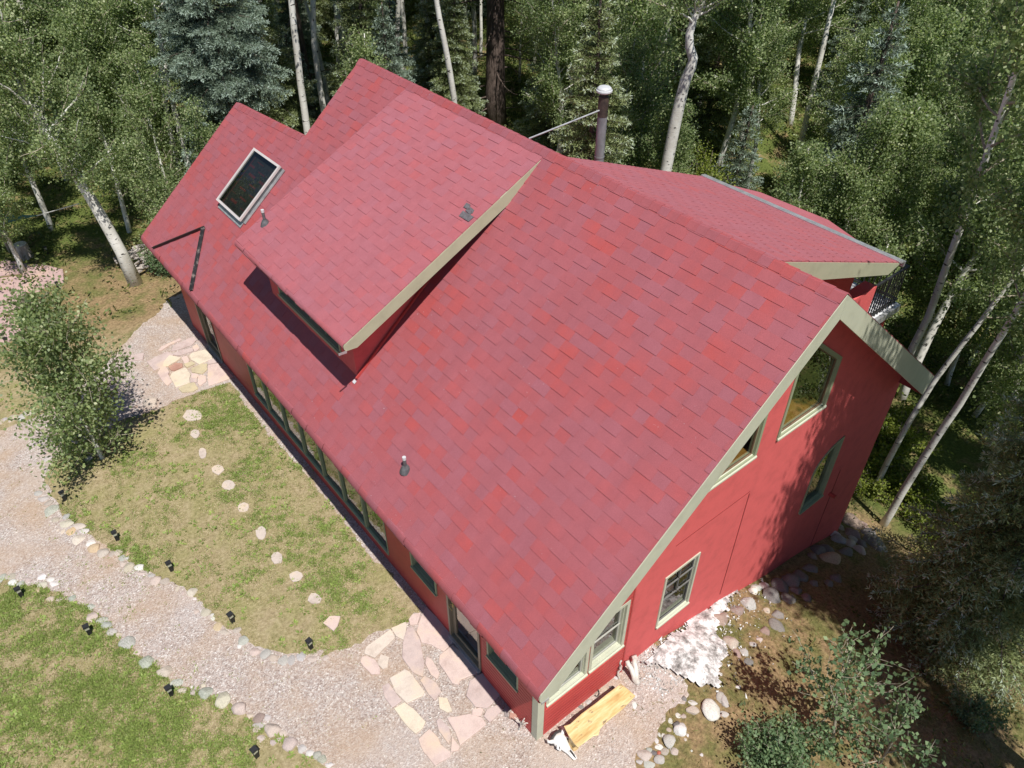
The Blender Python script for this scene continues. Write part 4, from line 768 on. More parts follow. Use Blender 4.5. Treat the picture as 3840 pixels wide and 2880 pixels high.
for x, y, w, h, c, lb in [(1440, 1310, 46, 50, 'r', "small brick red stone among grey rocks"), (1545, 1195, 150, 160, 'g', "large grey boulder in the corner bed"), (1785, 872, 140, 92, 't', "smooth tan boulder above the corner bed"), (1980, 870, 210, 230, 'w', "largest white boulder in front of the rock ledge"), (1630, 1030, 92, 92, 'd', "dark stone sitting on a pale boulder")]:
    stone(z2, x, y, w, h, c, "", G2, label=lb, tall=.8, lift=.5 if c == 'd' else .3)
for x, y, w, h, c in [(780, 690, 62, 62, 'b'), (710, 780, 92, 62, 'g'), (640, 840, 82, 52, 'k'), (590, 890, 52, 42, 't'), (545, 920, 52, 42, 'b'), (950, 630, 72, 42, 'k'), (870, 640, 82, 62, 't'), (1000, 530, 62, 62, 'w'), (1100, 560, 62, 62, 't'), (690, 730, 70, 40, 'w'), (820, 700, 50, 40, 'b')]:
    stone(z2, x, y, w, h, c, "between the clapboard wall and the pine bench", "stones along the foundation")
G3 = "retaining rocks along the gable wall"
rk = [(590, 600, 112, 102, 'k'), (490, 540, 62, 42, 'w'), (540, 532, 62, 52, 'w'), (950, 360, 130, 62, 'o'), (1080, 130, 112, 82, 'b'), (1015, 165, 42, 46, 't'), (1090, 205, 102, 62, 'b'), (1190, 205, 92, 52, 'k'), (1230, 270, 106, 92, 'k'), (1150, 270, 52, 42, 'k'), (1065, 262, 70, 50, 't'), (1130, 305, 62, 52, 'p'), (1045, 320, 92, 42, 'k'), (980, 215, 62, 52, 'w'), (1100, 240, 50, 40, 'g'), (1160, 150, 60, 50, 'b'), (990, 482, 82, 52, 'k'), (940, 512, 62, 42, 'k'), (850, 515, 60, 40, 'k'), (330, 880, 92, 92, 't'), (415, 940, 52, 52, 'g'), (370, 945, 40, 60, 'b'), (440, 1000, 60, 50, 'k'), (620, 780, 92, 92, 'k'), (550, 812, 72, 62, 'b'), (260, 735, 150, 92, 'b'), (440, 640, 110, 70, 'g'), (180, 775, 90, 60, 'b'), (370, 680, 90, 60, 'b'), (555, 680, 42, 34, 't'), (705, 500, 120, 80, 'k'), (760, 470, 100, 70, 'k'), (640, 535, 110, 90, 'k'), (830, 420, 120, 60, 'k'), (740, 560, 80, 50, 'k'), (875, 310, 100, 52, 'k'), (840, 345, 60, 40, 'b'), (690, 610, 90, 70, 'k'), (800, 600, 60, 50, 'k'), (470, 560, 60, 40, 'w'), (1000, 240, 90, 50, 'g'), (930, 300, 90, 50, 'k'), (630, 710, 90, 60, 'k'), (90, 1300, 82, 52, 't'), (285, 1235, 62, 92, 'g'), (20, 1430, 100, 92, 'w'), (510, 860, 40, 30, 'p'), (470, 890, 50, 30, 'g'), (240, 1330, 90, 40, 'b'), (400, 1520, 62, 42, 'k'), (545, 1445, 36, 26, 'g'), (45, 1230, 40, 50, 'k'), (380, 1158, 40, 26, 'w')]
for x, y, w, h, c in rk: stone(r9, x, y, w, h, c, "banked along the foot of the gable wall", G3, tall=.75)
# whitewashed rock ledge at the foot of the gable
led = [ong(*z2(x, y))[:2] for x, y in [(1225, 400), (1330, 310), (1480, 195), (1610, 80), (1760, -60), (1900, -170), (2040, -260), (2230, -380), (2280, -330), (2150, -190), (2070, -60), (2050, 60), (2110, 180), (2130, 330), (2080, 480), (2000, 600), (1880, 670), (1760, 570), (1640, 520), (1500, 450), (1360, 410)]]
lr = rough_loop([tuple(p) for p in led], .08, .16, 12.0); lx = [p[0] for p in lr]; ly = [p[1] for p in lr]; st = .05; cells = {}; Vv = []; Ff = []
def lv(i, j):
    if (i, j) not in cells:
        x, y = min(lx)+i*st, min(ly)+j*st; e = min(1, min(math.hypot(x-p[0], y-p[1]) for p in lr[::2])/.35); s = .5+.5*noise.noise((x*1.9, y*1.9, 4))+.30*abs(noise.noise((x*3.2, y*3.2, 9)))
        cells[(i, j)] = len(Vv); Vv.append((x, min(y, .06), H(x, y)+.065+.17*(e**.7)*s+.012*noise.noise((x*11, y*11, 0))))
    return cells[(i, j)]
for i in range(int((max(lx)-min(lx))/st)+1):
    for j in range(int((max(ly)-min(ly))/st)+1):
        if ipoly(lr, min(lx)+(i+.5)*st, min(ly)+(j+.5)*st): Ff.append((lv(i, j), lv(i+1, j), lv(i+1, j+1), lv(i, j+1)))
o = big_mesh("rock_ledge", Vv, Ff, 'whiterock', smooth=True); tag(o, "whitewashed rock ledge bulging from the foot of the gable wall", "rock ledge")
P = []; rg = np.random.default_rng(5)
while len(P) < 1500:
    x = 2.25+abs(rg.normal())*1.7; y = -abs(rg.normal())*.55-.03
    if x > 7.5 or (x < 3.0 and y < -.9): continue
    s = rg.uniform(.008, .035)*(1.6 if rg.random() < .08 else 1); c = np.array([x, y, H(x, y)+.012+.05*rg.random()*(x > 3.2)]); R = rg.normal(size=(3, 3)); R /= np.linalg.norm(R, axis=1)[:, None]
    P.append((c+R[0]*s, c-R[0]*s*.6+R[1]*s, c-R[0]*s*.6-R[1]*s, c+np.array([0, 0, s*.9])))
tag(big_mesh("white_rubble", np.array(P).reshape(-1, 3), [f for i in range(len(P)) for f in ((4*i, 4*i+1, 4*i+3), (4*i+1, 4*i+2, 4*i+3), (4*i+2, 4*i, 4*i+3))], 'whiterock'), kind='stuff')
# ---------------------------------------------------------------- path lights
pl0 = None
for i, (f, x, y, lb) in enumerate([(D, 141, 1080, "first path light from the young aspen"), (D, 254, 1166, "second path light along the lawn island"), (D, 371, 1232, "third path light along the lawn island"), (D, 503, 1343, "fourth path light along the lawn island"), (D, 672, 1400, "path light nearest the flagstone patio"),
    (D, 48, 1288, "path light on the outer lawn at the left edge"), (D, 195, 1369, "outer lawn path light below the row of pale stones"), (D, 371, 1501, "outer lawn path light beside the tan boulders"), (D, 555, 1634, "outer lawn path light lowest in the photo"), (D, 128, 625, "path light between the left terrace and the leaning aspen"), (D, 12, 737, "path light on the left terrace corner"), (D, 103, 548, "path light farthest off beside the stump")]):
    p = ong(*f(x, y))
    if pl0 is None:
        pl0 = r = thing("path_light", "", "path light", group="black square path lights")
        b = MB(); b.box(-.038, .038, -.038, .038, -.05, .18); b.build("lamp_body", 'black', r)
        b = MB(); b.box(-.040, .040, -.040, .040, .18, .265); b.build("lamp_lens", 'lens', r)
        b = MB(); b.box(-.058, .058, -.058, .058, .265, .285); b.box(-.045, .045, -.045, .045, .285, .295); b.box(-.006, .006, -.006, .006, .295, .2965); b.build("lamp_cap", 'black', r)
    else: r = copy_tree(pl0)
    r.location = p; r.rotation_euler = (0, 0, .12*math.sin(i*5)+.1); r['label'] = "black square "+lb
# ---------------------------------------------------------------- log bench
bench = thing("log_bench", "golden varnished split log bench beside the clapboard gable wall", "bench", (1.05, -.49, 0), 0)
b = MB(); rows = []
def f2p(x, y, z): return onz(*z2(x, y), z)
top = [(455, 1030), (520, 1010), (640, 900), (790, 790), (900, 700), (980, 640), (1045, 590), (1120, 650), (1197, 718), (1090, 830), (990, 915), (900, 985), (830, 1060), (815, 1125), (760, 1135), (680, 1195), (600, 1252), (560, 1210), (500, 1120)]
tp = [onz(*z2(*p), .45)-np.array([1.05, -.49, 0]) for p in top]; cx = sum(tp)/len(tp)
lo = [cx+(p-cx)*np.array([.985, .90, 1])-np.array([0, 0, .07]) for p in tp]; lo2 = [cx+(p-cx)*np.array([.95, .55, 1])-np.array([0, 0, .13]) for p in tp]; n = len(tp)
mid = [cx+(p-cx)*np.array([.985, .93, 1])+np.array([0, 0, .006]) for p in tp]
tf = tessellate_polygon([[Vector(p) for p in tp]])
b.add(lo2+lo+tp+mid, [(k*n+i, k*n+(i+1) % n, (k+1)*n+(i+1) % n, (k+1)*n+i) for k in range(3) for i in range(n)]+[tuple(3*n+i for i in t) for t in tf]+[tuple(i for i in reversed(t)) for t in tf])
b.build("seat", 'log', bench)
for lx_, nm in ((-.60, 0), (.50, 1)):
    b = MB(); b.tube([(lx_-.02, -.02, -.04), (lx_, 0, .33)], [.105, .09], 12, ell=.75 if nm else 1); b.build("leg", 'log', bench)
# ---------------------------------------------------------------- cow skull
sk_ = thing("cow_skull", "bleached white cow skull lying on the gravel at the end of the pine bench", "skull", (.26, -.40, 0), rad(4))
secs = [(-.33, .03, .018, .07), (-.30, .045, .03, .075), (-.24, .05, .045, .085), (-.16, .058, .06, .10), (-.08, .085, .075, .125), (0, .115, .095, .15), (.06, .135, .105, .16), (.12, .125, .105, .155), (.17, .115, .09, .14), (.20, .08, .06, .12)]
b = MB(); n = 16; V_ = []
for y, w, h, zc in secs:
    for k in range(n):
        a = 2*math.pi*k/n; ca, sa = math.cos(a), math.sin(a); V_.append((w*ca*(1-.12*max(0, sa)), y, zc+h*(sa if sa > 0 else sa*1.0)))
F_ = [(i*n+k, i*n+(k+1) % n, (i+1)*n+(k+1) % n, (i+1)*n+k) for i in range(len(secs)-1) for k in range(n)]+[tuple(range(n)), tuple((len(secs)-1)*n+k for k in range(n))]
b.add(V_, F_)
for s in (-1, 1):
    b.tube([(s*.10, .10, .21), (s*.15, .13, .215), (s*.185, .17, .20), (s*.17, .22, .20)], [.035, .035, .028, .012], 8); b.tube([(s*.10, .02, .20), (s*.135, -.01, .17), (s*.11, -.06, .13)], [.02, .026, .02], 8)
    b.tube([(s*.022, -.16, .155), (s*.018, -.26, .125), (s*.014, -.35, .085)], [.02, .016, .006], 6)
b.build("cranium", 'bone', sk_, smooth=True)
for s in (-1, 1):
    b = MB(); b.lathe([(0.002, -.02), (.030, -.012), (.036, .0), (.028, .006), (.0, .003)], 12, (0, 0, 0)); o = b.build("eye_socket", 'tar', sk_); o.location = (s*.118, -.005, .165); o.rotation_euler = (0, s*1.1, .2*s); o.scale = (1, 1.4, 1)
b = MB(); b.tube([(-.012, -.18, .163), (-.010, -.27, .130), (0, -.33, .10)], [.010, .012, .004], 6); b.tube([(.012, -.18, .163), (.010, -.27, .130), (0, -.33, .10)], [.010, .012, .004], 6); b.build("nasal_opening", 'tar', sk_)
b = MB(); b.tube([(-.14, .12, .10), (-.10, .17, .215), (0, .185, .245), (.10, .17, .215), (.14, .12, .10)], [.03, .028, .026, .028, .03], 8); b.build("dark_band", 'tar', sk_)
# ---------------------------------------------------------------- driftwood
def gnarl(a, bb, r0, r1, seed, n=9, amp=.025):
    a = np.array(a, float); bb = np.array(bb, float); rr = random.Random(seed)
    return [tuple(a+(bb-a)*i/(n-1)+np.array([rr.uniform(-amp, amp) for _ in range(3)])*(0 < i < n-1)) for i in range(n)], [r0+(r1-r0)*i/(n-1)+rr.uniform(-.004, .004) for i in range(n)]
dw = thing("driftwood_fork", "pale V shaped piece of driftwood leaning on the clapboard corner seam", "driftwood", (2.19, -.39, 0))
b = MB()
for q, r in (((-.03, .30, .44), .042), ((.17, .31, .40), .05)):
    p_, r_ = gnarl((0, 0, 0), q, .058, r, int(q[0]*100)+50, amp=.012); b.tube(p_, r_, 10)
b.build("wood_limbs", 'driftwood', dw, smooth=True)
dw2 = thing("driftwood_twist", "thin twisted grey branch leaning left of the driftwood fork", "driftwood", (1.98, -.10, 0)); b = MB()
p_, r_ = gnarl((0, 0, 0), (.07, .06, .50), .022, .014, 3); b.tube(p_, r_, 8); b.tube([p_[-3], (.0, -.02, .47), (-.06, -.06, .43)], [.014, .012, .006], 6); b.build("wood_limbs", 'driftwood', dw2, smooth=True)
dw3 = thing("driftwood_cross", "antler like forked stick standing at the corner post on the patio side", "driftwood", (-.09, .30, 0)); b = MB()
p_, r_ = gnarl((-.06, .04, 0), (.03, -.02, .40), .02, .012, 8, amp=.012); b.tube(p_, r_, 7)
for q in ((.12, -.12, .26), (-.08, .14, .33), (.10, .02, .16), (-.02, -.12, .36)): b.tube([p_[4], tuple((np.array(p_[4])+np.array(q))/2+np.array([0, 0, .02])), q], [.014, .012, .006], 6)
b.build("wood_limbs", 'driftwood', dw3, smooth=True)
hs = MB(); hs.tube([(math.cos(a)*.055, math.sin(a)*.07, 0) for a in np.linspace(-2.3, 2.3, 12)], .011, 6); o = hs.build("horseshoe", 'black'); pz = ong(*z2(788, 690)); o.location = (pz[0], pz[1], pz[2]+.03); o.rotation_euler = (.2, .1, -.6); tag(o, "rusty horseshoe among the stones behind the pine bench", "horseshoe")
# ---------------------------------------------------------------- woodpile, stumps, tarp shelter at the left edge
wp = ong(*D(322, 600)); dirw = np.array([.78, -.62]); rr = random.Random(4)
for i in range(34):
    lay = i//9; k = i % 9; L = rr.uniform(.45, 1.0); rr_ = rr.uniform(.03, .075)
    c = np.array([wp[0]+.50-.12*lay+rr.uniform(-.5, .4), wp[1]+.55+k*.17+rr.uniform(-.08, .08)-.1*lay, H(wp[0], wp[1])+.06+lay*.12+rr.uniform(0, .04)])
    an = rr.uniform(-.5, .5)+.2; d = np.array([math.cos(an), math.sin(an), rr.uniform(-.18, .18)])*L/2
    b = MB(); p_, r_ = gnarl(-d, d, rr_, rr_*.8, i+70, n=5, amp=.02); b.tube(p_, r_, 7); o = b.build("firewood_log", 'deadwood'); o.location = c
    tag(o, "weathered grey log in the firewood pile behind the far eave", "firewood", "logs of the firewood pile")
def stump(px, r, h, label, m='deadwood'):
    p = ong(*px); t = thing("tree_stump", label, "stump", p); b = MB(); n = 14
    b.lathe([(r*1.25, -.1), (r*1.08, h*.3), (r, h*.8), (r*.98, h)], n); b.build("stump_wood", m, t)
    b = MB(); b.lathe([(r*.9, h+.002), (r*.88, h+.02), (.01, h+.015)], n); b.build("cut_face", 'driftwood', t)
stump(r4(158, 105), .24, .5, "cut stump with a pale top on the left terrace")
stump((1496, 262), .32, .55, "short cut stump in the sunny grass far behind the ridge")
sh = thing("tarp_shelter", "teal tarpaulin stretched over a pole at the left edge", "tarp", onz(*D(0, 530), 0)); L0 = np.array(sh.location)
tpts = [onz(*D(*p), z)-L0 for p, z in (((-60, 500), 1.0), ((-50, 462), 1.5), ((80, 466), 1.25), ((40, 476), 1.15), ((-10, 490), 1.0))]
b = MB(); b.prism(tpts, (0, 0, .02)); b.build("tarpaulin", 'tarp', sh)
b = MB(); b.tube([tpts[2], tuple(onz(*D(170, 440), 2.2)-L0)], .018, 6); b.build("guy_rope", 'cord', sh)
for (xa, ya, za), (xb, yb) in (((12, 500, 1.1), (32, 548)), ((0, 500, 1.1), (22, 545))):
    b = MB(); q = ong(*D(xb, yb)); b.tube([tuple(onz(*D(xa, ya), za)-L0), tuple(q-L0)], .05, 8); b.build("pole", 'deadwood', sh)
# ---------------------------------------------------------------- trees and plants
def kites(P, A, L, Wd, rng, flat=0.0):
    """leaf shaped quads: P base points, A directions, L lengths, Wd half widths"""
    n = len(P); R = rng.normal(size=(n, 3)); R[:, 2] *= (1-flat)
    Sd = np.cross(A, R); Sd /= np.linalg.norm(Sd, axis=1)[:, None]+1e-9
    V = np.empty((n, 4, 3)); L = np.broadcast_to(L, n)[:, None]; Wd = np.broadcast_to(Wd, n)[:, None]
    V[:, 0] = P; V[:, 1] = P+A*L*.5+Sd*Wd; V[:, 2] = P+A*L; V[:, 3] = P+A*L*.5-Sd*Wd
    return V.reshape(-1, 3), np.arange(n*4).reshape(n, 4)
def unit(rng, n):
    v = rng.normal(size=(n, 3)); return v/(np.linalg.norm(v, axis=1)[:, None]+1e-9)
def polyline(rng, p, d, L, n, bend, up):
    pts = [p]; d = d/np.linalg.norm(d)
    for i in range(n):
        d = d+rng.normal(size=3)*bend+np.array([0, 0, up]); d /= np.linalg.norm(d); pts.append(pts[-1]+d*L/n)
    return pts
def leafy_tree(name, H_, cb, R, nl, nleaf, r0, seed, leaf=.065, m='leaf', trunk=None, bark='aspen', root=None, jit=.16, lo_tint=0.15, dens=5, up=.06):
    lb_ = MB(); rng = np.random.default_rng(seed); root = root or bpy.data.objects.new(name, None)
    if root.name not in COL.objects: COL.objects.link(root)
    if trunk is None:
        trunk = [np.array([0, 0, -.35])]; d = np.array([0, 0, 1.0]); n = max(6, int(H_*1.2))
        for i in range(n):
            d = d+np.append(rng.normal(size=2)*.045, 0); d[:2] *= .93; d /= np.linalg.norm(d); trunk.append(trunk[-1]+d*(H_+.35)/n)
    trunk = [np.array(p, float) for p in trunk]; n = len(trunk); b = MB()
    rs = [r0*(1.25 if i == 0 else 1)*(1-.9*(i/(n-1)))**.8+.008 for i in range(n)]; b.tube(trunk, rs, 9)
    anch = []; tin = []
    def at(t):
        f = t*(n-1); i = min(int(f), n-2); return trunk[i]+(trunk[i+1]-trunk[i])*(f-i), rs[i]
    az = rng.uniform(0, 6)
    for k in range(nl):
        t = cb+(0.98-cb)*((k+rng.uniform(0, 1))/nl); p, r = at(t); az += 2.4+rng.uniform(-.5, .5); s = (t-cb)/(1-cb)
        L = R*(.5+.75*math.sin(math.pi*min(1, .18+s*.85)))*rng.uniform(.7, 1.15)*(1 if s < .9 else .7); el = rad(rng.uniform(15, 50)+25*s)
        d = np.array([math.cos(az)*math.cos(el), math.sin(az)*math.cos(el), math.sin(el)]); pl = polyline(rng, p, d, L, 6, .13, up)
        rr = max(.006, min(r*.42, .02*L)); (b if rr > .03 else lb_).tube(pl, [rr*(1-.8*i/6)+.003 for i in range(7)], 5, cap=False)
        subs = [(pl, .3)]
        for j in range(dens):
            q = pl[rng.integers(1, 6)]; dd = (pl[-1]-pl[0])/L+rng.normal(size=3)*.7; tw = polyline(rng, q, dd, L*rng.uniform(.25, .5), 4, .15, up*.6)
            lb_.tube(tw, [rr*.35*(1-.7*i/4)+.002 for i in range(5)], 4, cap=False); subs.append((tw, .1))
        for tw, s0 in subs:
            tw = np.array(tw); LL = np.linalg.norm(tw[-1]-tw[0]); m_ = max(2, int(LL/.05)); tt = rng.uniform(s0, 1.04, m_)*(len(tw)-1); ii = np.clip(tt.astype(int), 0, len(tw)-2)
            anch.append(tw[ii]+(tw[ii+1]-tw[ii])*(tt-ii)[:, None]); tin.append(np.full(m_, rng.normal(0, .12)))
    o = b.build("trunk", bark, root, smooth=True, normals=False); lb_.build("limbs", 'twig', root, normals=False)
    an = np.concatenate(anch); tn = np.concatenate(tin); ix = rng.integers(0, len(an), nleaf)
    P = an[ix]+rng.normal(size=(nleaf, 3))*jit*np.array([1, 1, .8]); A = unit(rng, nleaf); A[:, 2] -= .35; A /= np.linalg.norm(A, axis=1)[:, None]
    V, F = kites(P, A, leaf*rng.uniform(.75, 1.25, nleaf), leaf*.46*rng.uniform(.8, 1.2, nleaf), rng)
    ti = np.clip(.45+tn[ix]+rng.normal(0, .2, nleaf)+(rng.random(nleaf) < .04)*.5, 0, 1); big_mesh("crown", V, F, m, root, ti)
    return root
def spruce(name, H_, cb, R, seed, m='needle', r0=.16, step=.26, nb=8, card=.10, root=None, droop=.22, tw_step=.13, trunk_h=None, dead=0):
    rng = np.random.default_rng(seed); root = bpy.data.objects.new(name, None); COL.objects.link(root); b = MB()
    th = trunk_h or H_; n = 10; b.tube([(rng.normal()*.02, rng.normal()*.02, -.4+(th+.3)*i/n) for i in range(n+1)], [r0*(1.3 if i == 0 else 1)*(1-.93*i/n)+.01 for i in range(n+1)], 11)
    PP = []; DD = []; TT = []
    z = cb
    while z < H_-.15:
        s = (z-cb)/(H_-cb); Lm = R*((1-s)**.78)*(.80+.20*min(1, s*8)); k = max(4, int(nb*(1-.35*s))); a0 = rng.uniform(0, 6)
        for j in range(k):
            az = a0+2*math.pi*j/k+rng.uniform(-.3, .3); L = Lm*rng.uniform(.68, 1.1)
            el = rng.uniform(-.1, .16)+.45*s; d = np.array([math.cos(az)*math.cos(el), math.sin(az)*math.cos(el), math.sin(el)]); nn = 7; pts = [np.array([0, 0, z+rng.uniform(-.1, .1)])]
            for i in range(nn):
                f = i/nn; d = d+np.array([0, 0, (-droop*(1-f)+droop*1.0*f*f)*.55])+rng.normal(size=3)*.035; d /= np.linalg.norm(d); pts.append(pts[-1]+d*L/nn)
            b.tube(pts, [max(.004, .011*L*(1-i/nn)+.004) for i in range(nn+1)], 4, cap=False)
            side0 = np.cross(pts[-1]-pts[0], [0, 0, 1]); side0 /= np.linalg.norm(side0)+1e-9
            u = .18*L if L > 1 else .08*L
            while u <= L*1.001:
                f = u/L*nn; i = min(int(f), nn-1); p = pts[i]+(pts[i+1]-pts[i])*(f-i); dd = (pts[i+1]-pts[i]); dd /= np.linalg.norm(dd)
                tl = (.10+.36*(L-u)*.8+.12*L*math.sin(math.pi*u/L))*rng.uniform(.7, 1.15); tl = min(tl, .75)
                for sg in (-1, 1):
                    q = p; td = dd*.75+side0*sg*.8+np.array([0, 0, -.12])+rng.normal(size=3)*.12; td /= np.linalg.norm(td); ns = max(2, int(tl/.055)); ts = np.linspace(.05, 1, ns)
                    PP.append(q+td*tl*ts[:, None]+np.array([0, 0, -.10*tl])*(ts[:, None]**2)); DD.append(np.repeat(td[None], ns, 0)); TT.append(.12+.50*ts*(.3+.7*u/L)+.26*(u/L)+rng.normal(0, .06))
                u += tw_step*rng.uniform(.8, 1.2)
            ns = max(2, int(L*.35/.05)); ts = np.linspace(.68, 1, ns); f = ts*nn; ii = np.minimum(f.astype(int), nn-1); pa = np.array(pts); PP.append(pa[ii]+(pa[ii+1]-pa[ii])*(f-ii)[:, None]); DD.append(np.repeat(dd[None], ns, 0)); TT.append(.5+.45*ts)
        z += step*rng.uniform(.8, 1.2)*(1 if s < .75 else .8)
    for j in range(dead):
        zz = rng.uniform(1.0, cb); az = rng.uniform(0, 6.28); pl = polyline(rng, np.array([math.cos(az)*r0*.7, math.sin(az)*r0*.7, zz]), np.array([math.cos(az), math.sin(az), -.15]), rng.uniform(.8, 2.8), 6, .12, -.02); b.tube(pl, [.035*(1-i/6)+.006 for i in range(7)], 5, cap=False)
        for q in range(4): b.tube(polyline(rng, pl[rng.integers(2, 6)], np.array([math.cos(az), math.sin(az), 0])+rng.normal(size=3)*.7, rng.uniform(.3, .8), 3, .2, 0), [.01, .008, .006, .003], 4, cap=False)
    b.build("trunk", 'bark', root, smooth=True, normals=False)
    P = np.concatenate(PP); Dv = np.concatenate(DD); T = np.concatenate(TT); rep = 5; P = np.repeat(P, rep, 0); Dv = np.repeat(Dv, rep, 0); T = np.repeat(T, rep); n = len(P)
    A = Dv*.75+unit(rng, n)*.75; A[:, 2] += .10; A /= np.linalg.norm(A, axis=1)[:, None]
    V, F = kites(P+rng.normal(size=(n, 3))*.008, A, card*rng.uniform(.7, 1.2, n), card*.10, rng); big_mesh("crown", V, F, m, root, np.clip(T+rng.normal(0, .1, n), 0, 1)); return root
def bush(name, H_, R, nst, nleaf, seed, leaf, m, root=None, jit=.07):
    rng = np.random.default_rng(seed); root = bpy.data.objects.new(name, None); COL.objects.link(root); b = MB(); an = []
    for k in range(nst):
        az = rng.uniform(0, 6.28); sp = R*math.sqrt(rng.random()); L = H_*rng.uniform(.6, 1.1); p = np.array([rng.normal()*.1, rng.normal()*.1, -.1])
        pl = polyline(rng, p, np.array([math.cos(az)*sp, math.sin(az)*sp, L]), math.hypot(sp, L), 6, .1, .01); b.tube(pl, [.012*(1-i/7)+.003 for i in range(7)], 5, cap=False); pl = np.array(pl); an.append((pl, .25))
        for j in range(6):
            q = pl[rng.integers(1, 6)]; tw = np.array(polyline(rng, q, np.array([rng.normal(), rng.normal(), .5]), R*rng.uniform(.25, .55), 3, .2, .02)); b.tube(tw, [.005, .004, .003, .002], 4, cap=False); an.append((tw, .0))
    b.build("stems", 'twig', root, normals=False)
    pts = []
    for tw, s0 in an:
        m_ = max(3, int(np.linalg.norm(tw[-1]-tw[0])/.04)); tt = rng.uniform(s0, 1.03, m_)*(len(tw)-1); ii = np.clip(tt.astype(int), 0, len(tw)-2); pts.append(tw[ii]+(tw[ii+1]-tw[ii])*(tt-ii)[:, None])
    P = np.concatenate(pts); P = P[rng.integers(0, len(P), nleaf)]+rng.normal(size=(nleaf, 3))*jit; P[:, 2] = np.maximum(P[:, 2], .03); A = unit(rng, nleaf); A[:, 2] = A[:, 2]*.6-.1; A /= np.linalg.norm(A, axis=1)[:, None]
    V, F = kites(P, A, leaf*rng.uniform(.7, 1.25, nleaf), leaf*.36, rng, .3); big_mesh("foliage", V, F, m, root, np.clip(rng.normal(.5, .22, nleaf), 0, 1)); return root
PRO = {}
PRO['mid0'] = leafy_tree("aspen_tree", 9.5, .26, 1.55, 40, 21000, .11, 101, .075)
PRO['mid1'] = leafy_tree("aspen_tree", 8.2, .20, 1.45, 36, 19000, .095, 102, .075)
PRO['mid2'] = leafy_tree("aspen_tree", 10.5, .34, 1.75, 40, 22000, .125, 103, .078)
PRO['tall0'] = leafy_tree("aspen_tree", 17, .42, 2.0, 44, 20000, .135, 104, .085)
PRO['tall1'] = leafy_tree("aspen_tree", 15, .50, 1.8, 38, 18000, .115, 105, .085)
PRO['pole'] = leafy_tree("aspen_tree", 15, .50, 1.5, 30, 13000, .095, 115, .08)
PRO['sap0'] = leafy_tree("aspen_tree", 5.4, .12, 1.05, 30, 9000, .05, 106, .068)
PRO['sap1'] = leafy_tree("aspen_tree", 6.4, .18, 1.15, 32, 10500, .06, 107, .068)
PRO['spr0'] = spruce("spruce_tree", 10, .5, 2.2, 201, 'needle', card=.12, step=.30, tw_step=.16)
PRO['spr1'] = spruce("spruce_tree", 7, .3, 1.7, 202, 'needleblue', card=.11, step=.27, tw_step=.15)
PRO['spr2'] = spruce("spruce_tree", 4.2, .15, 1.25, 203, 'needleblue', card=.10, step=.24, tw_step=.13)
PRO['bshy'] = bush("leafy_bush", 3.6, 1.6, 26, 9000, 301, .085, 'leafyellow', jit=.13)
PRO['bshg'] = bush("leafy_bush", 1.0, .8, 16, 3000, 302, .075, 'leafdark')
PRO['bshl'] = bush("leafy_bush", .9, .7, 16, 2200, 303, .085, 'leafyellow')
used = set()
def plant(pro, x, y, label, cat, group=None, sc=1.0, rz=None, lean=(0, 0), z=None):
    src = PRO[pro]
    if pro in used: o = copy_tree(src)
    else: used.add(pro); o = src
    o.location = (x, y, H(x, y) if z is None else z); o.scale = (sc, sc, sc)
    o.rotation_euler = (lean[0], lean[1], random.uniform(0, 6.28) if rz is None else rz)
    o['label'] = label; o['category'] = cat
    if group: o['group'] = group
    elif 'group' in o.keys(): del o['group']
    return o
def pxd(x, y, t):
    p = CAM+ray(x/.576, y/.576)*t; return p[0], p[1]
placed = []
def put(pro, px, t, label, cat="tree", group=None, **k):
    x, y = pxd(*px, t) if t else ong(*D(*px))[:2]; placed.append((x, y, 1.2)); return plant(pro, x, y, label, cat, group, **k)
# -- the leaning white aspen at the far left of the house
b0 = ong(*D(294, 612)); nF = np.array([math.cos(YAW), math.sin(YAW), 0]); root = thing("aspen_tree", "leaning white aspen with a thick bare foot beside the firewood pile", "tree", b0); placed.append((b0[0], b0[1], 1.5))
tp_ = [np.array([0, 0, -.3])]+[onpl(*D(*p), nF, nF@b0)-b0 for p in ((262, 545), (225, 478), (192, 422), (160, 372), (125, 325), (95, 280), (65, 225), (35, 175), (5, 120), (-30, 60))]
leafy_tree("aspen_tree", 10, .30, 1.7, 34, 17000, .20, 130, .07, trunk=tp_, root=root)
# -- young aspen on the lawn island
b0 = ong(*D(222, 990)); root = thing("aspen_tree", "young bushy aspen on the lawn island near the gravel", "tree", b0); placed.append((b0[0], b0[1], 2))
leafy_tree("aspen_tree", 4.5, .07, 1.45, 46, 11500, .05, 131, .082, root=root, jit=.16, dens=6)
# -- big spruce at the right edge, its skirt near the ground
big = spruce("spruce_tree", 11, .9, 2.5, 204, 'needle', r0=.26, step=.30, nb=9, card=.105, tw_step=.14, droop=.34); big.location = (9.3, -3.55, H(9.3, -3.55)); tag(big, "big spruce filling the right edge and shading the gable wall", "tree"); placed.append((9.3, -3.55, 3))
b2_ = leafy_tree("aspen_tree", 16.4, .46, 2.5, 70, 50000, .2, 208, .12, jit=.26); b2_.location = (7.2, -6.2, H(7.2, -6.2)); tag(b2_, "tall aspen just past the right edge, its crown shading the gable wall", "tree"); placed.append((6.5, -6.2, 3))
b3_ = leafy_tree("aspen_tree", 11.5, .45, 1.8, 40, 15000, .12, 209, .11, jit=.25); b3_.location = (5.7, -8.4, H(5.7, -8.4)); tag(b3_, "aspen past the right edge that shades the brown bank at the lower right", "tree"); placed.append((5.7, -8.4, 3))
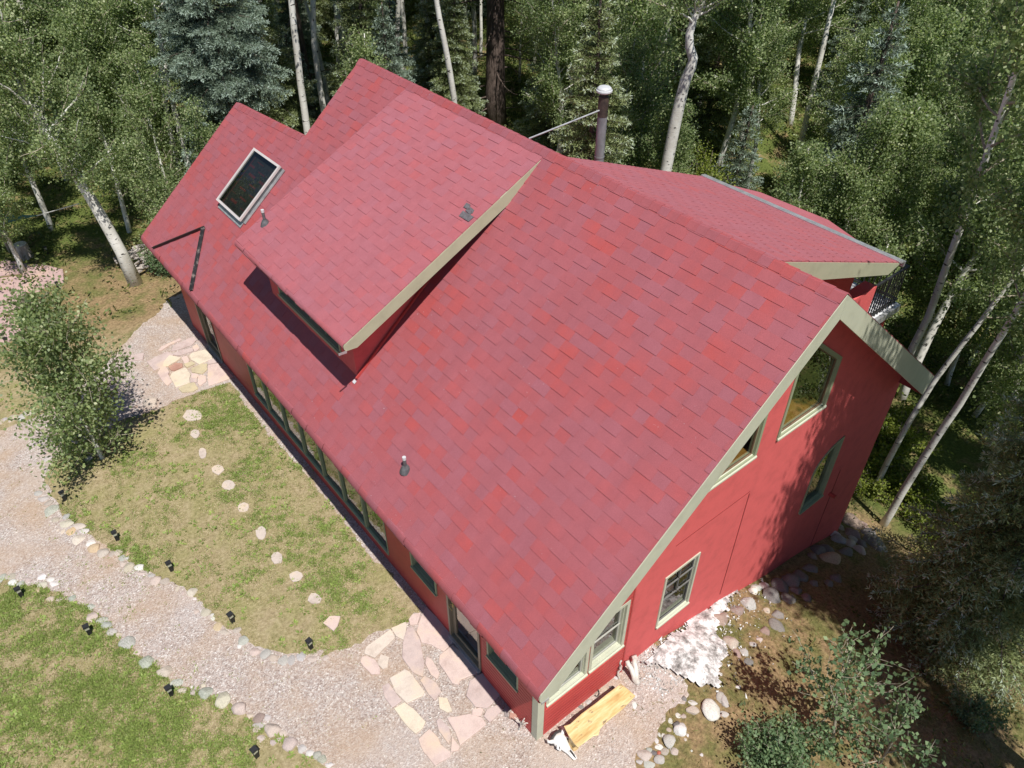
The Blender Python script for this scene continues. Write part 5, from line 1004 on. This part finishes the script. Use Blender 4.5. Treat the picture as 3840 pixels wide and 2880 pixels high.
# -- old conifer with the broad dark trunk
x, y = pxd(1068, 252, 37); fir = spruce("fir_tree", 24, 7.0, 3.4, 205, 'needle', r0=.50, step=.6, nb=6, card=.2, tw_step=.4, dead=26); fir.location = (x, y, H(x, y)); fir.rotation_euler = (0, rad(1.5), 0); tag(fir, "old conifer with the broadest dark trunk and dead lower branches behind the ridge", "tree"); placed.append((x, y, 2))
x, y = pxd(660, 165, 36); f2_ = spruce("fir_tree", 20, 8.0, 2.2, 206, 'needle', r0=.27, step=.6, nb=6, card=.2, tw_step=.4, dead=14); f2_.location = (x, y, H(x, y)); tag(f2_, "conifer with a straight brown trunk left of the roof peak", "tree"); placed.append((x, y, 1.5))
# -- blue spruce above the low wing
x, y = pxd(497, 215, 27); bl = spruce("spruce_tree", 12.5, 4.9, 2.5, 207, 'needleblue', r0=.18, step=.27, nb=9, card=.12, tw_step=.14); bl.location = (x, y, H(x, y)); tag(bl, "pale blue spruce with a clear trunk above the low wing of the roof", "tree"); placed.append((x, y, 2))
put('spr2', (438, 335), 25, "small blue spruce left of the low wing peak", sc=1.25)
put('spr0', (1275, 330), 24.5, "dense spruce directly behind the stove flue", sc=1.05)
put('spr0', (955, 225), 35, "spruce seen left of the old conifer trunk", sc=.9)
put('spr1', (1855, 300), 27, "bluish dark spruce above the gutter end of the back roof", sc=1.55)
put('spr2', (1645, 330), 25.5, "small blue spruce right of the yellow green bush", sc=1.0)
put('spr1', (545, 130), 40, "blue spruce farther back above the pale one")
b0 = np.append(pxd(1425, 366, 26), 0); b0[2] = H(b0[0], b0[1]); root = thing("aspen_tree", "thick crooked white aspen with black scars right of the flue", "tree", b0); placed.append((b0[0], b0[1], 1.5)); r3 = lambda x, y: (2540+x/1.659, y/1.659)
tp_ = [np.array([0, 0, -.3]), np.array([0, 0, 1.0])]+[onpl(*r3(*p), nF, nF@b0)-b0 for p in ((-20, 800), (15, 640), (50, 500), (85, 420), (98, 365), (75, 290), (76, 210), (100, 130), (140, 40), (190, -60), (225, -200), (240, -400), (290, -700))]
leafy_tree("aspen_tree", 16, .62, 1.9, 30, 12000, .21, 132, .075, trunk=tp_, root=root)
for px, t, lb, pr, sc in [((332, 190), 30, "white aspen trunk crossing the foliage left of the blue spruce", 'tall1', 1.0), ((607, 80), 44, "white aspen trunk at the top edge above the blue spruce", 'tall1', 1.0), ((704, 185), 38, "slim white aspen right of the brown conifer trunk", 'tall0', .75),
    ((752, 168), 40, "right stem of two white aspens at the roof peak", 'tall0', 1.0), ((733, 175), 41, "left stem of two white aspens at the roof peak", 'tall1', .9), ((923, 198), 36, "grey white aspen with a bare trunk behind the middle of the ridge", 'tall0', 1.0), ((1383, 310), 29, "thin pale aspen pole between the flue and the scarred aspen", 'sap1', 1.5),
    ((1575, 130), 40, "white aspen trunk above the yellow green bush", 'tall1', 1.1), ((1627, 165), 36, "right stem of a pair of white aspens above the bush", 'tall0', .85), ((1612, 168), 38, "left stem of a pair of white aspens above the bush", 'tall1', .85),
    ((1965, 715), 20.5, "stout aspen rising from behind the rake board", 'pole', 1.15), ((1905, 1132), None, "long pale aspen trunk rooted right of the shaded wall corner", 'pole', 1.0), ((1886, 1058), None, "thinner pale aspen trunk behind the long one", 'pole', .85), ((2050, 620), 23, "aspen with a forked white limb at the right edge", 'mid2', 1.15)]:
    put(pr, px, t, lb, sc=sc)
put('bshy', (1568, 372), 25.5, "tall yellow green bush behind the back roof", "bush", sc=1.3)
put('bshy', (1520, 330), 30, "yellow green thicket beside the scarred aspen", "bush", sc=.9)
for px, lb, pr, sc in [((362, 590), "dark green bush growing over the firewood pile", 'bshg', .95), ((1700, 1640), "dark leafy shrub at the bottom right of the photo", 'bshg', .95), ((1640, 1655), "low dark shrub left of the bottom right one", 'bshg', .8), 
    ((1850, 1010), "yellow green shrub at the back corner of the wall", 'bshl', 1.2), ((1895, 1000), "yellow green shrub between the two pale trunks", 'bshl', 1.25), ((1960, 1080), "yellow green shrub right of the long pale trunk", 'bshl', 1.1), ((1870, 1065), "low yellow green shrub over the retaining rocks", 'bshl', .9), ((1930, 960), "tallest yellow green shrub behind the pale trunks", 'bshl', 1.4), ((2010, 1150), "yellow green shrub under the big spruce", 'bshl', .9), ((2100, 1560), "low green shrub at the lower right edge", 'bshg', .7)]:
    put(pr, px, None, lb, "bush", sc=sc)
# -- open branched sapling in the lower right corner
b0 = ong(*D(1800, 1600)); root = thing("sapling", "open branched sapling with dark leaves at the lower right", "sapling", b0)
leafy_tree("sapling", 3.0, .12, 1.05, 15, 1250, .028, 140, .085, m='leafdark', bark='twig', root=root, jit=.085, dens=6)
b0 = ong(*D(1905, 1650)); root = thing("sapling", "smaller sapling right of the open branched one", "sapling", b0)
leafy_tree("sapling", 1.9, .12, .75, 10, 550, .02, 141, .08, m='leafdark', bark='twig', root=root, jit=.08, dens=6)
# -- crowns that fill the upper left
GA = "aspens of the forest round the house"; LA = "slender white barked aspen among the many of the surrounding forest"
GS = "spruces of the forest round the house"; LS = "dark green spruce among the aspens of the surrounding forest"
for x, y, pr, sc in [(-3.4, 23.6, 'mid1', .85), (-5.4, 25.6, 'pole', .8), (-1.8, 26.2, 'mid0', .92), (.4, 24.2, 'mid1', .9), (1.9, 22.6, 'sap1', 1.0), (2.2, 26.0, 'mid2', .85), (-6.6, 28.5, 'mid2', .95), (-3.2, 29.2, 'mid0', 1.0), (-.2, 30.0, 'mid2', 1.0), (3.0, 29.8, 'mid1', 1.1), (.9, 20.3, 'sap0', .9), (2.9, 20.0, 'sap1', .85), (-8.0, 25.2, 'pole', .7), (-4.5, 33, 'mid2', 1.1), (-1, 34, 'mid0', 1.1), (3, 35, 'mid2', 1.1)]:
    placed.append((x, y, 1.3)); plant(pr, x, y, LA, "tree", GA, sc=sc)
rr = random.Random(23); tries = 0; cnt = 0
while tries < 26000 and cnt < 420:
    tries += 1; x = rr.uniform(-10, 62); y = rr.uniform(-7, 66)
    u, v, t = proj((x, y, H(x, y)+3))
    if t < 14 or t > 66 or u < -500 or u > 4350 or v < -1100: continue
    if 1720 < u < 2010 and t < 40: continue
    if 2560 < u < 2900 and t < 29.5: continue
    back = (y > 20.5 and x > -9 and (x > 3.0 or y > 30)) or (x > 13.2 and y > -4)
    if not back: continue
    sp_ = 1.35 if (x > 12.5 and t < 34) else 2.0
    if any((x-a)**2+(y-b_)**2 < max(sp_*.8, min(c, sp_))**2 for a, b_, c in placed): continue
    mid = 560 < u < 2350 and t > 22
    q = rr.random()
    if mid: pr = rr.choices(['tall0', 'tall1', 'spr0', 'spr1', 'spr2', 'sap0', 'sap1', 'mid2'], [3, 3, 1.8, 1.3, 1.5, 1.8, 1.5, 1])[0]
    else: pr = rr.choices(['mid0', 'mid1', 'mid2', 'sap0', 'sap1', 'spr0', 'spr1', 'tall0'], [3, 3.4, 3, 2.2, 2.2, .8, .5, .3])[0]
    if x > 12.5 and t < 31: pr = rr.choices(['mid0', 'mid1', 'sap0', 'sap1', 'mid2', 'spr2'], [2, 2.4, 4, 4, .6, .5])[0]
    placed.append((x, y, sp_)); cnt += 1; isp = pr.startswith('spr')
    plant(pr, x, y, LS if isp else LA, "tree", GS if isp else GA, sc=rr.uniform(.8, 1.2), lean=(rr.uniform(-.05, .05), rr.uniform(-.05, .05)))
for k, pr in list(PRO.items()):
    if k not in used:
        for ch in list(pr.children): bpy.data.objects.remove(ch)
        bpy.data.objects.remove(pr)
# ---------------------------------------------------------------- lawn grass and forest undergrowth (uncountable)
rng = np.random.default_rng(77); P = []; T = []; Ls = []
def inlawn(x, y):
    if x > -.03 or x < -10: return False
    return (not ipoly(PATHR, x, y)) or ipoly(LAWNR, x, y)
stepc = [(o.location.x, o.location.y) for o in COL.objects if o.name.startswith("stepping_stone")]
N = 0
while N < 60000:
    x = rng.uniform(-9.5, 0); y = rng.uniform(-3.5, 21)
    u, v, t = proj((x, y, 0))
    if u < -60 or u > 3900 or v > 2960 or v < 800: continue
    if not inlawn(x, y) and (x > -.03 or rng.random() > .02): continue
    g = noise.noise((x*.75, y*.75, 3.3))*.55+noise.noise((x*2.6, y*2.6, 7.7))*.55+noise.noise((x*6.5, y*6.5, 1.1))*.55-(.16 if x > -4.2 or y > 9.5 else .08)
    if x < -4.2 and y < 9.5: g += .40                  # greener outer lawn
    if -1.9 < x and 3 < y < 13: g += .16
    if y > 13.4: g -= .22
    g -= .5*sstep(15.0, 18.0, y)
    if any((x-a)**2+(y-b_)**2 < .045 for a, b_ in stepc) and rng.random() < .85: continue
    if rng.random() > .38+1.1*g: continue
    k = rng.integers(3, 6); h = (.030+.04*max(0, g))*rng.uniform(.7, 1.3)
    green = g > .20+rng.normal()*.20
    for _ in range(k):
        P.append((x+rng.normal()*.025, y+rng.normal()*.025, H(x, y)-.004)); Ls.append(h*rng.uniform(.7, 1.3)); T.append(np.clip(rng.normal(.72, .16), .45, 1) if green else np.clip(rng.normal(.16, .14), 0, .42))
    N += 1
nw = 0
while nw < 900:
    x = rng.uniform(-9.5, -.1); y = rng.uniform(-3.5, 17); u, v, t = proj((x, y, 0))
    if u < -60 or u > 3900 or v > 2960 or not inlawn(x, y): continue
    if rng.random() > .35+noise.noise((x*.9, y*.9, 21.0))+(.35 if x < -4.2 and y < 9.5 else 0): continue
    nw += 1; c = np.clip(rng.normal(.78, .12), .5, 1)
    for a in range(int(rng.integers(6, 11))):
        q = rng.uniform(0, 6.28); P.append((x+math.cos(q)*.012, y+math.sin(q)*.012, H(x, y)+.004)); Ls.append((rng.uniform(.06, .11), math.cos(q), math.sin(q))); T.append(c)
WD = [isinstance(l, tuple) for l in Ls]; AO = np.array([(l[1], l[2], .35) if isinstance(l, tuple) else (0, 0, 0) for l in Ls]); WD = np.array(WD); Ls = [l[0] if isinstance(l, tuple) else l for l in Ls]
P = np.array(P); n = len(P); A = unit(rng, n); A[:, 2] = np.abs(A[:, 2])*.7+.35; A[WD] = AO[WD]+A[WD]*.15; A /= np.linalg.norm(A, axis=1)[:, None]
V, F = kites(P, A, np.array(Ls), np.where(WD, .014, .0075)*rng.uniform(.7, 1.5, n), rng); tag(big_mesh("lawn_grass", V, F, 'grass', None, T), kind='stuff')
P = []; T = []; Ls = []; N = 0
for _ in range(90000):
    if N > 21000: break
    x = rng.uniform(-9, 48); y = rng.uniform(-7, 62); u, v, t = proj((x, y, H(x, y)))
    if t < 8 or u < -100 or u > 3950 or v > 2950 or v < -80: continue
    inside = (-.1 < x < 10.6 and -.1 < y < 17)
    if inside or (x < 2.9 and y < 18.5): continue
    near = y < 0
    g = noise.noise((x*.35, y*.35, 5.5))+.6*noise.noise((x*1.4, y*1.4, 2.5))
    if rng.random() > (.25+.5*g if near else .62+.9*g): continue
    if near and y > -1.35 and x < 11: continue
    if y > 17 and x < 3 and y < 22.5 and rng.random() < .75: continue
    h = rng.uniform(.05, .16) if near or t < 24 else rng.uniform(.1, .45); k = int(rng.integers(5, 12)); c = np.clip(rng.normal(.55, .2), 0, .85) if rng.random() < (.62 if near else .98) else .97
    for _ in range(k):
        P.append((x+rng.normal()*h*.8, y+rng.normal()*h*.8, H(x, y)+abs(rng.normal())*h*.6)); Ls.append(rng.uniform(.05, .13) if t < 24 else rng.uniform(.08, .2)); T.append(np.clip(c+rng.normal()*.12, 0, 1))
    N += 1
P = np.array(P); n = len(P); A = unit(rng, n); A[:, 2] = np.abs(A[:, 2])*.8; A /= np.linalg.norm(A, axis=1)[:, None]; Ls = np.array(Ls)
V, F = kites(P, A, Ls, Ls*.22, rng); tag(big_mesh("forest_undergrowth", V, F, 'under', None, T), kind='stuff')
P = []; T = []
for _ in range(5200):
    x = rng.uniform(-9, 3); y = rng.uniform(-3.5, 18)
    if (ipoly(PATHR, x, y) and not ipoly(LAWNR, x, y)) or (x > .1 and y < -.05 and x < 2.4 and y > -2.2):
        if rng.random() < .25+noise.noise((x*.8, y*.8, 31.0))*1.2: P.append((x, y, H(x, y)+.012)); T.append(rng.choice([.15, .5, .97, .97, .93, .98]))
P = np.array(P); n = len(P); A = unit(rng, n); A[:, 2] = np.abs(A[:, 2])*.2; A /= np.linalg.norm(A, axis=1)[:, None]
V, F = kites(P, A, rng.uniform(.02, .07, n), rng.uniform(.003, .012, n), rng); tag(big_mesh("path_leaf_litter", V, F, 'under', None, T), kind='stuff')
# dry straw and needle litter on the bank at the right
P = []; T = []
for _ in range(9000):
    x = rng.uniform(1.6, 11.5); y = rng.uniform(-6.5, -.75)
    if ipoly(PATHR, x, y): continue
    if x < 3.3 and rng.random() < .5: continue
    P.append((x, y, H(x, y)+.005)); T.append(.97 if rng.random() < .8 else .8)
P = np.array(P); n = len(P); A = unit(rng, n); A[:, 2] = np.abs(A[:, 2])*.35; A /= np.linalg.norm(A, axis=1)[:, None]
V, F = kites(P, A, rng.uniform(.06, .16, n), .006, rng); tag(big_mesh("dry_grass_litter", V, F, 'under', None, T), kind='stuff')
